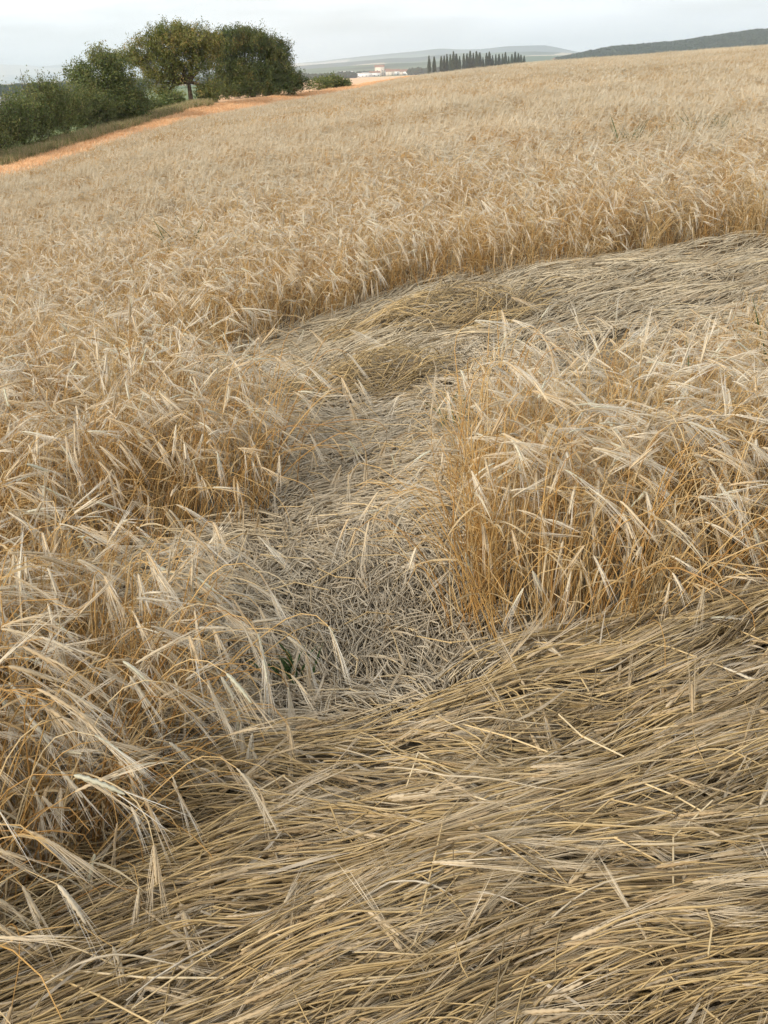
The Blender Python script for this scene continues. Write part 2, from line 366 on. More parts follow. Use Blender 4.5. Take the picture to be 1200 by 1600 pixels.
def instancer(name, meshes, pts, eul, scl, idx):
    col = bpy.data.collections.new(name + '_kinds')
    for i, me in enumerate(meshes):
        o = bpy.data.objects.new('%s_kind_%03d' % (name, i), me); col.objects.link(o)
    me = bpy.data.meshes.new(name); N = len(pts)
    me.vertices.add(N); me.vertices.foreach_set('co', np.asarray(pts, np.float32).ravel())
    a = me.attributes.new('rot', 'FLOAT_VECTOR', 'POINT'); a.data.foreach_set('vector', np.asarray(eul, np.float32).ravel())
    a = me.attributes.new('scl', 'FLOAT', 'POINT'); a.data.foreach_set('value', np.asarray(scl, np.float32).ravel())
    a = me.attributes.new('idx', 'INT', 'POINT'); a.data.foreach_set('value', np.asarray(idx, np.int32).ravel())
    o = bpy.data.objects.new(name, me); C.objects.link(o)
    ng = bpy.data.node_groups.new(name, 'GeometryNodeTree')
    ng.interface.new_socket('Geometry', in_out='INPUT', socket_type='NodeSocketGeometry')
    ng.interface.new_socket('Geometry', in_out='OUTPUT', socket_type='NodeSocketGeometry')
    n, l = ng.nodes, ng.links
    gi = n.new('NodeGroupInput'); go = n.new('NodeGroupOutput')
    ci = n.new('GeometryNodeCollectionInfo'); ci.inputs['Collection'].default_value = col
    ci.inputs['Separate Children'].default_value = True; ci.inputs['Reset Children'].default_value = True
    ip = n.new('GeometryNodeInstanceOnPoints'); ip.inputs['Pick Instance'].default_value = True
    def na(nm, t):
        x = n.new('GeometryNodeInputNamedAttribute'); x.data_type = t; x.inputs['Name'].default_value = nm; return x.outputs['Attribute']
    er = n.new('FunctionNodeEulerToRotation')
    l.new(gi.outputs[0], ip.inputs['Points']); l.new(ci.outputs[0], ip.inputs['Instance'])
    l.new(na('idx', 'INT'), ip.inputs['Instance Index']); l.new(na('rot', 'FLOAT_VECTOR'), er.inputs[0]); l.new(er.outputs[0], ip.inputs['Rotation'])
    l.new(na('scl', 'FLOAT'), ip.inputs['Scale']); l.new(ip.outputs[0], go.inputs[0])
    md = o.modifiers.new('scatter', 'NODES'); md.node_group = ng
    return o

# ------------------------------------------------------------------ one barley plant
def nrm(v): return v / (np.linalg.norm(v) + 1e-9)
def ear_parts(ge, ga, base, t, bend, rg, L=None, nawn=16, alen=1.0, side=None, detail=True, aw=0.0007, spread=1.0):
    """two-rowed ear with long bristles starting at base along direction t; returns its tip"""
    L = L or rg.uniform(0.065, 0.09)
    K = 13 if detail else 4
    s = np.linspace(0, 1, K)
    pts = [np.array(base, float)]; d = np.array(t, float)
    for i in range(1, K):
        d = nrm(d + np.array([0, 0, -bend]) / K); pts.append(pts[-1] + d * L / (K - 1))
    P = np.array(pts)
    side = nrm(np.cross(d, side if side is not None else nrm(rg.normal(size=3))))
    oth = nrm(np.cross(d, side))
    R = 0.0046 * np.interp(s, [0, 0.12, 0.5, 0.85, 1], [0.35, 0.95, 1, 0.75, 0.3])
    if detail: R = R * np.where(np.arange(K) % 2 == 0, 0.70, 1.2)
    V = []
    for p, r_ in zip(P, R):
        V += [p + side * r_, p + oth * r_ * 0.6, p - side * r_, p - oth * r_ * 0.6]
    F = [[k * 4 + j, k * 4 + (j + 1) % 4, (k + 1) * 4 + (j + 1) % 4, (k + 1) * 4 + j] for k in range(K - 1) for j in range(4)]
    ge.add(V, f4=F, mat=1, r=rg.random() * 0.3)
    # bristles
    n = nawn
    u = rg.uniform(0.05, 1, n); sg = np.where(np.arange(n) % 2 == 0, 1, -1)
    b = np.stack([np.interp(u, s, P[:, k]) for k in range(3)], -1) + side[None] * (sg * 0.004)[:, None]
    dirs = d[None] + side[None] * (sg * rg.uniform(0.02, 0.20, n) * spread)[:, None] + oth[None] * (rg.normal(0, 0.06, n) * spread)[:, None]
    dirs /= np.linalg.norm(dirs, axis=1, keepdims=True)
    ln = (rg.uniform(0.075, 0.12, n) * alen)[:, None]
    sag = np.array([[0, 0, -0.10 * bend]])
    mid = b + dirs * ln * 0.5 + sag * ln * 0.2; tip = b + dirs * ln + sag * ln
    PP = np.stack([b, mid, tip], 1)
    rs = rg.normal(size=(n, 3)); sd = np.cross(dirs, rs); sd /= np.linalg.norm(sd, axis=1, keepdims=True)
    ribbons(ga, PP, np.array([aw, aw * 0.75, aw * 0.15])[None], sd, mat=2, r=rg.random(n) * 0.3)
    return P[-1]
def leaf_geo(gl, base, dirv, L, w, rg, K=7, droop=1.6, mat=3):
    d = np.array(dirv, float); P = [np.array(base, float)]
    curl = rg.normal(0, 0.25, 3)
    for i in range(K - 1):
        d = nrm(d + np.array([0, 0, -droop / K]) + curl / K * 1.6); P.append(P[-1] + d * L / (K - 1))
    P = np.array(P)[None]; s = np.linspace(0, 1, K)
    tw = rg.uniform(0, PI); tws = rg.uniform(-2.5, 2.5)
    a = nrm(np.cross(dirv, [0.1, 0.2, 1])); b_ = nrm(np.cross(dirv, a))
    sd = np.array([a * math.cos(tw + tws * q) + b_ * math.sin(tw + tws * q) for q in s])[None]
    ribbons(gl, P, (w * np.interp(s, [0, .15, .6, 1], [.5, 1, .8, .1]))[None], sd, mat=mat, r=[rg.random() * 0.3])
def stalk(gs, ge, ga, gl, rg, H=0.62, lean=0.25, nod=2.0, root=(0, 0, 0), leaves=1, nawn=16, K=11, sides=3, rs=0.0017, broken=False, az=0.0, detail=True, aw=0.0007, start=0.0, spread=1.0):
    """a stalk growing up, arching towards compass direction az, its ear nodding past the horizontal"""
    L = H * rg.uniform(1.0, 1.12)
    neck = 0.80
    s = np.linspace(start, 1, K) ** 0.9
    al = lean * 0.25 + lean * s ** 1.3 + nod * np.clip((s - neck) / (1 - neck), 0, 1) ** 1.4 * 0.75
    wob = rg.normal(0, 0.06, 2)
    if broken:
        kb = rg.uniform(0.35, 0.7); al = al + np.where(s > kb, rg.uniform(0.9, 1.7), 0)
    p = np.array(root, float); P = [p.copy()]
    for i in range(1, K):
        a_ = (al[i] + al[i - 1]) / 2; az_ = az + wob[0] * math.sin(s[i] * 5 + wob[1] * 30)
        d = np.array([math.sin(a_) * math.cos(az_), math.sin(a_) * math.sin(az_), math.cos(a_)])
        p = p + d * L * (s[i] - s[i - 1]); P.append(p.copy())
    P = np.array(P)
    tubes(gs, P[None], (rs * np.interp(s, [0, .7, 1], [1.15, 0.9, 0.55]))[None], sides, 0, [rg.random() * 0.3])
    a_ = al[-1]; d = np.array([math.sin(a_) * math.cos(az), math.sin(a_) * math.sin(az), math.cos(a_)])
    if nawn: ear_parts(ge, ga, P[-1], d, 0.35 if nod > 0.8 else 0.15, rg, nawn=nawn, side=np.array([0, 0, 1.0]) + rg.normal(0, .5, 3), detail=detail, aw=aw, spread=spread)
    for q in range(leaves):
        k = rg.integers(int(K * .35), int(K * .85)); t = nrm(P[min(k + 1, K - 1)] - P[k]); aa = rg.uniform(0, 2 * PI)
        leaf_geo(gl, P[k], nrm(t * 0.6 + np.array([math.cos(aa), math.sin(aa), 0.1]) * 0.7), rg.uniform(0.10, 0.22), rg.uniform(0.0018, 0.0035), rg)
    return P

BM = [m_stem, m_ear, m_awn, m_leaf]
def plant_variants(n, seed, **kw):
    out = []
    for i in range(n):
        rg = np.random.default_rng(seed + i); g = Geo()
        k = dict(H=rg.uniform(0.52, 0.70), lean=abs(rg.normal(0.35, 0.22)), nod=rg.choice([0.3, 1.2, 1.9, 2.3, 2.6], p=[.12, .18, .3, .25, .15]), leaves=rg.choice([0, 1, 2]))
        k.update(kw)
        stalk(g, g, g, g, rg, **k)
        if rg.random() < 0.5:    # a side shoot, often without an ear of its own above the leaves
            stalk(g, g, g, g, rg, H=rg.uniform(0.35, 0.55), lean=rg.uniform(.1, .8), nod=rg.uniform(0.5, 2.5), root=(rg.normal(0, .015), rg.normal(0, .015), 0), leaves=1, nawn=10, K=8, az=rg.uniform(-1.5, 1.5))
        out.append(g.mesh('barley_plant', BM))
    return out

# ------------------------------------------------------------------ where the crop is flattened
FLAT = np.array([(-3, -1), (-3, .5), (-1.4, 1.2), (-.88, 1.66), (-.78, 1.84), (-.70, 2.06), (-.58, 2.28), (-.54, 2.56), (-.68, 2.80), (-.95, 3.05), (-1.3, 3.3), (-1.45, 3.6), (-1.44, 3.78),
                 (-1.43, 3.86), (-1.1, 3.85), (-.68, 3.98), (-.42, 4.14), (-.37, 4.45), (-.60, 4.75), (-.98, 5.3), (-1.2, 6.1), (-1.22, 6.8), (-.90, 7.1), (-.21, 7.67), (.25, 8.1), (.68, 8.26),
                 (1.25, 8.3), (1.86, 8.6), (3.03, 8.7), (8, 10.6), (8, 7.5), (4, 5.9), (1.9, 5.1), (1.2, 4.85), (.7, 4.75), (.42, 4.5), (.34, 4.1), (.27, 3.5), (.22, 2.86),
                 (.5, 2.75), (.8, 2.75), (1.2, 2.86), (2, 3.0), (4, 3.4), (7, 4), (7, -1)], float)
def sdf(x, y, Q=FLAT):
    """signed distance to the flattened area: negative inside it; also the direction towards it"""
    x = np.asarray(x, float); y = np.asarray(y, float)
    best = np.full(x.shape, 1e9); ins = np.zeros(x.shape, bool); dx = np.zeros(x.shape); dy = np.zeros(x.shape)
    n = len(Q)
    for i in range(n):
        a, b = Q[i], Q[(i + 1) % n]; e = b - a
        t = np.clip(((x - a[0]) * e[0] + (y - a[1]) * e[1]) / (e @ e), 0, 1)
        qx, qy = a[0] + t * e[0] - x, a[1] + t * e[1] - y; dd = np.hypot(qx, qy)
        m = dd < best; best = np.where(m, dd, best); dx = np.where(m, qx, dx); dy = np.where(m, qy, dy)
        c = ((a[1] > y) != (b[1] > y)) & (x < (b[0] - a[0]) * (y - a[1]) / (b[1] - a[1] + 1e-12) + a[0]); ins ^= c
    return np.where(ins, -best, best), np.arctan2(dy, dx)
def edge_noise(x, y): return 0.10 * (vn(x * 5, y * 5, 1) - .5) + 0.05 * (vn(x * 14, y * 14, 2) - .5)

def area_points(dens, x0, x1, y0, y1, rg, keep):
    N = int(dens * (x1 - x0) * (y1 - y0)); x = rg.uniform(x0, x1, N); y = rg.uniform(y0, y1, N)
    m = keep(x, y); return x[m], y[m]
def in_view(x, y, half=27, r0=0, r1=1e9, margin=1.2):
    d = np.hypot(x, y); return (np.abs(x) < np.tan(rad(half)) * np.maximum(y, 0) + margin) & (d >= r0) & (d < r1)

# standing crop within 13 m: small tufts of full plants, single crossing plants along the edges
def near_tufts(n, seed, radius, count, lean, chaos):
    out = []
    for i in range(n):
        rg = np.random.default_rng(seed + i); g = Geo()
        for q in range(count):
            r_ = radius * math.sqrt(rg.random()); a = rg.uniform(0, 2 * PI)
            az = rg.normal(-.1, .75) if rg.random() > chaos else rg.uniform(-PI, PI)
            stalk(g, g, g, g, rg, H=rg.uniform(0.46, 0.68), lean=abs(rg.normal(*lean)), nod=rg.choice([0.3, 1.2, 1.9, 2.3, 2.6], p=[.12, .18, .3, .25, .15]), leaves=rg.choice([0, 1, 2], p=[.4, .4, .2]),
                  root=(r_ * math.cos(a), r_ * math.sin(a), 0), az=az, nawn=0 if q % 5 in (1, 3) else 13, K=10, broken=rg.random() < .10, spread=.75, rs=rg.uniform(.0014, .0021))
            if q % 5 in (1, 3): continue
        out.append(g.mesh('barley_tuft', BM))
    return out
nt = near_tufts(36, 500, .12, 26, (.38, .28), .22)
et = near_tufts(30, 560, .05, 7, (.55, .38), .45)
def stand(name, keep, dens, seed, label, cat='barley crop'):
    EDGE = .20
    for part_, (kinds, dn, lo, hi) in enumerate(((nt, dens / 20, EDGE, 99), (et, dens / 5 * 1.2, 0.0, EDGE))):
        rg = np.random.default_rng(seed * 10 + part_)
        def kp(x, y):
            s, _ = sdf(x, y); s = s + edge_noise(x, y); return (s > lo) & (s <= hi) & keep(x, y) & in_view(x, y, 26, 0, 13.0, 0.9)
        x, y = area_points(dn, -9, 9, 0.3, 13.2, rg, kp)
        s, dirf = sdf(x, y); N = len(x); z = ground_z(x, y)
        edge = np.exp(-np.maximum(s, 0) / 0.16)
        wind = 0.15 + 0.9 * (vn(x * .8, y * .8, 4) - .5) + 0.5 * (vn(x * 2.5, y * 2.5, 5) - .5)
        yaw = wind - 0.25 + rg.normal(0, 0.4, N)
        tdir = np.where(rg.random(N) < edge * 0.6, dirf + rg.normal(0, .7, N), rg.uniform(-PI, PI, N))
        tilt = np.abs(rg.normal(0, 0.12, N)) + 0.03 + edge * np.abs(rg.normal(0.05, 0.28, N))
        tilt = np.minimum(tilt, 1.2)
        sc = np.where(np.hypot(x, y) > 7.0, .85, 1.0) * (0.84 + 0.28 * vn(x * 1.6, y * 1.6, 6)) * rg.uniform(0.88, 1.12, N) * (1 - 0.12 * edge) * np.where((x > .1) & (y < 6) & (y > 3.4), .90, 1.0) * np.where((x < 0) & (y < 3.4), 1.08, 1.0)
        o = instancer(name, kinds, np.stack([x, y, z], -1), rot_euler(tilt_mats(yaw, tdir, tilt)), sc, rg.integers(0, len(kinds), N))
        tag(o, label if part_ == 0 else label.replace('standing ripe barley', 'leaning barley stalks at the rim').replace('standing barley', 'leaning rim stalks'), cat, kind='stuff')
stand('barley_clump', lambda x, y: (x < 0) & (y < 3.4), 860, 11, 'clump of standing ripe barley at lower left, by the foreground swath')
stand('barley_patch', lambda x, y: (x > 0) & (y < 7.2) & (x > (y - 6) * 1.0), 620, 12, 'island of standing ripe barley right of the trodden path')
def farstand(x, y):
    a = (x < 0) & (y < 3.4); b = (x > 0) & (y < 7.2) & (x > (y - 6) * 1.0); return ~(a | b)
stand('barley_field', farstand, 480, 13, 'standing barley of the open field behind the flattened swath and path')

# the rest of the field: tufts of many plants, coarser the farther they stand
def tuft_variants(n, seed, rad_, count, nawn, aw, K, ws):
    out = []
    for i in range(n):
        rg = np.random.default_rng(seed + i); g = Geo()
        for q in range(count):
            r_ = rad_ * math.sqrt(rg.random()); a = rg.uniform(0, 2 * PI)
            stalk(g, g, g, g, rg, H=rg.uniform(.5, .68), lean=abs(rg.normal(.3, .2)), nod=rg.choice([.3, 1.4, 2.0, 2.5], p=[.15, .25, .35, .25]), root=(r_ * math.cos(a), r_ * math.sin(a), 0),
                  leaves=1 if rg.random() < .3 else 0, nawn=0 if rg.random() < .22 else nawn, K=K, sides=3, rs=ws, az=rg.normal(-.15, .7) + (rg.random() < .1) * rg.uniform(-3, 3), detail=False, aw=aw, start=0.25, spread=1.3)
        out.append(g.mesh('barley_tuft', [m_fstem, m_fear, m_fear, m_fstem]))
    return out
t1 = tuft_variants(18, 900, 0.20, 52, 10, 0.0011, 6, 0.0020)
t2 = tuft_variants(12, 950, 0.55, 130, 3, 0.0034, 5, 0.004)
rg = np.random.default_rng(21)
def field_keep(r0, r1):
    def k(x, y):
        d = np.hypot(x, y); th = np.degrees(np.arctan2(x, y)); s, _ = sdf(x, y)
        return in_view(x, y, 26, r0, r1, 1.0) & (d < tab(B_T, th) - 0.3) & (s > 0.1)
    return k
x, y = area_points(11.0, -18, 18, 8, 36, rg, field_keep(12.8, 34)); N1 = len(x)
ex = rg.uniform(-PI, PI, N1) * 0.12
o = instancer('barley_field', t1, np.stack([x, y, ground_z(x, y)], -1), np.stack([rg.normal(0, .06, N1), rg.normal(0, .06, N1), .15 + 1.1 * (vn(x * .3, y * .3, 4) - .5) + ex * 1.5], -1),
              (0.72 + 0.34 * vn(x * .7, y * .7, 6) + .14 * vn(x * 2, y * 2, 7)) * rg.uniform(.86, 1.12, N1), rg.integers(0, len(t1), N1))
tag(o, 'pale bristly standing barley across the middle of the sloping field', 'barley crop', kind='stuff')
x, y = area_points(1.9, -75, 75, 20, 146, rg, field_keep(33, 146)); N1 = len(x)
o = instancer('barley_field', t2, np.stack([x, y, ground_z(x, y)], -1), np.stack([rg.normal(0, .03, N1), rg.normal(0, .03, N1), rg.normal(.1, .6, N1)], -1),
              (0.76 + 0.26 * vn(x * .25, y * .25, 6) + .16 * vn(x * .8, y * .8, 7)) * rg.uniform(.86, 1.14, N1), rg.integers(0, len(t2), N1))
tag(o, 'distant barley up to the skyline and the orange stubble edge', 'barley crop', kind='stuff')

# ------------------------------------------------------------------ flattened straw
def mat_height(x, y):
    """thickness of the straw mat: rolling locks, thick in the swaths, thin on the trodden path"""
    path = sstep(2.5, 2.75, y) * (1 - sstep(5.6, 6.4, y))
    up = sstep(5.6, 6.4, y)
    fore = 1 - sstep(2.5, 2.75, y - .25 * np.clip(x, 0, 1))
    h = fore * (0.045 + 0.065 * vn(x * 1.6 + y * 1.0, y * 4.2 - x * 1.9, 1) + 0.05 * vn(x * 5, y * 9 - x * 4, 2))
    h = h + path * (0.008 + 0.014 * vn(x * 5, y * 5, 3))
    h = h + up * (0.025 + 0.045 * vn(x * 1.3 + y, y * 2.4 - x * 1.6, 5))
    for (bx, by, hh, sx, sy, an) in [(0.33, 6.9, .12, .55, .16, .65), (-.10, 5.75, .12, .34, .12, .7), (1.5, 8.1, .06, .8, .3, .6), (-.05, 3.35, .03, .2, .2, 0), (2.6, 8.6, .07, .7, .2, .5)]:
        c, s = math.cos(an), math.sin(an); u = (x - bx) * c + (y - by) * s; v = -(x - bx) * s + (y - by) * c
        h = h + hh * np.exp(-(u / sx) ** 2 - (v / sy) ** 2)
    return h
def flow_fore(x, y):
    return rad(11) + rad(6) * np.clip(2.6 - y, -.3, 1.3) + rad(62) * (vn(x * 1.3, y * 2.2, 7) - .5) + rad(48) * (vn(x * 4, y * 5, 8) - .5)
def flow_path_low(x, y):
    return np.arctan2(y - 2.35, (x + .02)) * 0.75 + rad(90) * 0.25 + rad(95) * (vn(x * 6, y * 6, 2) - .5)
def flow_path_mid(x, y):
    return rad(55) + rad(230) * (vn(x * 3, y * 3, 9) - .5)
def flow_up(x, y):
    return rad(36) + rad(55) * (vn(x * 1.1, y * 1.6, 10) - .5) + rad(40) * (vn(x * 3, y * 4, 11) - .5)
def flow_lane(x, y):
    return rad(172) + rad(60) * (vn(x * 3, y * 3, 3) - .5)

def straws(name, mat, box, keep, flow, locks, per, seed, length=(0.3, 0.55), K=9, r0=0.0021, layer=0.05, jitter=0.12, earp=0.5, label='', loc_sd=0.016, rough=0.006, kink=0.0, straight=False):
    rg = np.random.default_rng(seed)
    x = rg.uniform(box[0], box[1], locks); y = rg.uniform(box[2], box[3], locks)
    m = keep(x, y); x, y = x[m], y[m]
    n = len(x) * per
    lk = np.repeat(np.arange(len(x)), per)
    lock_lay = rg.random(len(x)) ** 0.8; lock_a = rg.normal(0, jitter, len(x)); lock_r = rg.random(len(x))
    L = rg.uniform(*length, n) * (0.8 + .4 * rg.random(len(x)))[lk]
    f0 = flow(x, y)[lk]
    off = rg.normal(0, loc_sd, n); al = rg.normal(0, 0.09, n)
    px = x[lk] + al * np.cos(f0) - off * np.sin(f0); py = y[lk] + al * np.sin(f0) + off * np.cos(f0)
    step = (L / (K - 1)); P = np.zeros((n, K, 3)); a_s = lock_a[lk] + rg.normal(0, jitter * 0.4, n)
    sw = rg.normal(0, 0.10, n); kk = rg.integers(2, K - 1, n); kd = (rg.random(n) < kink) * rg.normal(0, 0.9, n)
    end_dir = None
    for k in range(K):
        P[:, k, 0] = px; P[:, k, 1] = py
        a = (f0 if straight else flow(px, py)) + a_s + sw * math.sin(k * 0.9) + kd * (k >= kk)
        end_dir = a
        px = px + np.cos(a) * step; py = py + np.sin(a) * step
    s = np.linspace(0, 1, K)[None]
    lay = lock_lay[lk][:, None] * layer + rg.random((n, 1)) * layer * 0.35
    arch = np.sin(s * PI) * rg.normal(rough, rough, (n, 1)) + (s - .5) * rg.normal(0, rough * 1.2, (n, 1))
    gz = ground_z(P[..., 0], P[..., 1])
    P[..., 2] = gz + np.maximum(mat_height(P[..., 0], P[..., 1]) + lay - layer * .6 + arch, 0.004)
    g = Geo(); rr = np.clip(lock_r[lk] * 0.55 + rg.random(n) * 0.5, 0, 1)
    w = r0 * rg.uniform(0.75, 1.25, (n, 1)) * np.interp(s, [0, .7, 1], [1.1, 1, .65])
    nk = rg.integers(1, K - 1, n); w = w * (1 + .45 * (np.arange(K)[None] == nk[:, None])) * (1 - .25 * (rg.random((n, 1)) < .3))
    tubes(g, P, w, 3, 0, rr)
    o = g.obj(name, [mat]); tag(o, label, 'flattened barley', kind='stuff')
    # ears at the ends
    e = rg.random(n) < earp
    T = P[e, -1] - P[e, -2]; T /= np.linalg.norm(T, axis=1, keepdims=True)
    return P[e, -1], T, rr[e]

def ear_variants(n, seed, nawn, mats, aw=0.0006, spread=1.0):
    out = []
    for i in range(n):
        rg = np.random.default_rng(seed + i); g = Geo()
        ear_parts(g, g, (0, 0, 0), np.array([1.0, 0, 0]), rg.uniform(-.15, .25), rg, nawn=nawn, side=np.array([0, 0, 1.0]) + rg.normal(0, .35, 3), aw=aw, alen=rg.uniform(.9, 1.35), spread=spread)
        out.append(g.mesh('barley_ear', mats))
    return out
m_gear = plant_mat('lodged_ear', [(0.0, (0.42, 0.30, 0.16)), (0.5, (0.54, 0.41, 0.24)), (1.0, (0.60, 0.49, 0.33))], 0.15, 0.6, 0.25, inst=True)
m_gawn = plant_mat('lodged_awn', [(0.0, (0.44, 0.34, 0.20)), (0.5, (0.56, 0.46, 0.31)), (1.0, (0.66, 0.57, 0.43))], 0.2, 0.5, 0.3, inst=True)
EVM = [m_stem, m_gear, m_gawn, m_leaf]
ev = ear_variants(24, 700, 18, EVM, spread=0.6)
def lay_ears(name, E_, label, seed, scale=(0.85, 1.2)):
    P, T, rr = E_; rg = np.random.default_rng(seed); N = len(P)
    yaw = np.arctan2(T[:, 1], T[:, 0]); pit = -np.arcsin(np.clip(T[:, 2], -1, 1)) + rg.normal(0, .08, N)
    roll = rg.uniform(0, 2 * PI, N)
    o = instancer(name, ev, P, np.stack([roll, pit, yaw], -1), rg.uniform(*scale, N), rg.integers(0, len(ev), N))
    tag(o, label, 'flattened barley', kind='stuff')

inflat = lambda x, y: (sdf(x, y)[0] < 0.10)
kf = lambda x, y: inflat(x, y) & (y < 2.84) & ~((y > 2.36 + .5 * np.clip(x, 0, .6)) & (x < .30)) & (np.abs(x) < 1.15 + .55 * y)
E1 = straws('flattened_straw', m_mat, (-2.4, 3.0, 0.75, 3.2), kf, flow_fore, 2500, 8, 31, layer=0.09, length=(.22, .46), rough=0.008, earp=.6, r0=0.00185, K=10, label='thick combed swath of flattened barley filling the foreground', loc_sd=.02, kink=.22)
E1b = straws('flattened_straw', m_mat, (-2.4, 3.0, 0.75, 3.2), kf, flow_fore, 2600, 2, 32, layer=0.12, rough=0.012, jitter=0.32, K=8, r0=0.0018, label='loose straws on top of the combed foreground swath', kink=.15, earp=.3, length=(.15, .42))
def torn_leaves(name, keep, box, flow, n, seed, label):
    rg = np.random.default_rng(seed); x = rg.uniform(box[0], box[1], n); y = rg.uniform(box[2], box[3], n); m = keep(x, y); x, y = x[m], y[m]; g = Geo()
    a = flow(x, y) + rg.normal(0, .5, len(x)); z = ground_z(x, y) + mat_height(x, y) + rg.uniform(.0, .05, len(x))
    for i in range(len(x)):
        leaf_geo(g, (x[i], y[i], z[i]), np.array([math.cos(a[i]), math.sin(a[i]), rg.normal(.05, .12)]), rg.uniform(.06, .18), rg.uniform(.0016, .0038), rg, K=6, droop=.15, mat=0)
    o = g.obj(name, [m_tleafdry]); tag(o, label, 'dry leaves', kind='stuff')
m_tleafdry = plant_mat('dry_leaf', [(0.0, (0.34, 0.26, 0.16)), (0.15, (0.48, 0.40, 0.28)), (0.3, (0.60, 0.53, 0.42)), (1.0, (0.60, 0.53, 0.42))], 0.25, 0.6, 0.2)
torn_leaves('dry_leaves', kf, (-2.0, 2.4, 0.9, 3.0), flow_fore, 2600, 51, 'torn dry leaf sheaths lying in the foreground swath')
torn_leaves('dry_leaves', lambda x, y: inflat(x, y) & (y > 2.5) & (x > -1) & (x < .6), (-.9, .6, 2.5, 6.0), flow_path_mid, 1300, 52, 'crumpled dry leaves on the trodden path')
lay_ears('flattened_ears', E1, 'flattened braided barley ears in the foreground swath', 41, (1.0, 1.35))
lay_ears('flattened_ears', E1b, 'scattered barley ears and bristles on the foreground swath', 42)
kl = lambda x, y: inflat(x, y) & (y > 2.36 + .5 * np.clip(x, 0, .6)) & (y < 3.75) & (x < .35) & (x > -1.0)
E2 = straws('trodden_straw', m_path, (-.9, .5, 2.3, 3.8), kl, flow_path_low, 2300, 4, 33, length=(.08, .24), K=6, layer=.04, rough=.006, jitter=.35, r0=.0021, straight=True, label='short trodden straws fanned across the lower end of the path', kink=.35, earp=.12)
km = lambda x, y: inflat(x, y) & (y > 3.55) & (y < 6.6) & (x > -.85) & (x < 1.0)
E3 = straws('trodden_straw', m_path, (-.8, .9, 3.5, 6.7), km, flow_path_mid, 2600, 4, 34, length=(.06, .20), K=6, layer=.025, rough=.003, jitter=.5, r0=.0023, straight=True, label='grey crushed straw along the middle of the trodden path', kink=.35, earp=.25)
lay_ears('trodden_ears', E2, 'crushed barley ears at the lower end of the path', 43, (.7, 1.0))
lay_ears('trodden_ears', E3, 'crushed barley ears in the middle of the path', 44, (.7, 1.0))
kla = lambda x, y: inflat(x, y) & (x < -.4) & (y > 2.5) & (y < 4.1)
E4 = straws('trodden_straw', m_swath, (-2.9, -.35, 2.6, 4.1), kla, flow_lane, 600, 6, 35, length=(.2, .45), K=7, layer=.08, rough=.015, jitter=.3, label='flattened straw of the side lane behind the lower left clump', earp=.5)
lay_ears('trodden_ears', E4, 'barley ears lying in the side lane at left', 45)
ku = lambda x, y: inflat(x, y) & (y > 5.9) & (x > -1.2)
E5 = straws('flattened_straw', m_swath, (-1.1, 7.5, 5.8, 12.3), ku, flow_up, 5200, 5, 36, length=(.25, .5), K=6, layer=.05, rough=.009, jitter=.25, r0=.0026, label='far swath of flattened barley curving to the right', earp=.4, kink=.08)
lay_ears('flattened_ears', E5, 'barley ears lying in the far curved swath', 46, (.9, 1.4))

km2 = lambda x, y: inflat(x, y) & ((((x - .33) / .7) ** 2 + ((y - 6.9) / .35) ** 2 < 1) | (((x + .10) / .45) ** 2 + ((y - 5.75) / .28) ** 2 < 1))
E6 = straws('flattened_straw', m_mat, (-.6, 1.1, 5.4, 7.3), km2, flow_up, 620, 6, 37, length=(.18, .4), K=7, layer=.12, rough=.03, jitter=.35, r0=.0026, label='golden heaped straw ridges on the near side of the far swath', earp=.2, kink=.3)
# ------------------------------------------------------------------ trees and bushes
m_bark = soil_mat('bark', (0.05, 0.035, 0.025), (0.11, 0.08, 0.055), 6.0)
LEAFC = [(0.0, (0.081, 0.110, 0.030)), (0.45, (0.175, 0.189, 0.052)), (0.8, (0.275, 0.244, 0.069)), (1.0, (0.400, 0.268, 0.092))]
m_tleaf = plant_mat('tree_leaf', LEAFC, 0.25, 0.6, 0.2, island=False, nscale=0.8)
m_hleaf = plant_mat('hedge_leaf', [(0.0, (0.062, 0.096, 0.029)), (0.5, (0.150, 0.180, 0.055)), (0.85, (0.250, 0.240, 0.083)), (1.0, (0.188, 0.150, 0.055))], 0.25, 0.6, 0.2, nscale=0.9)
m_dleaf = plant_mat('dark_leaf', [(0.0, (0.047, 0.076, 0.025)), (0.5, (0.098, 0.128, 0.039)), (0.88, (0.182, 0.171, 0.052)), (1.0, (0.208, 0.140, 0.046))], 0.22, 0.6, 0.2, nscale=0.8)

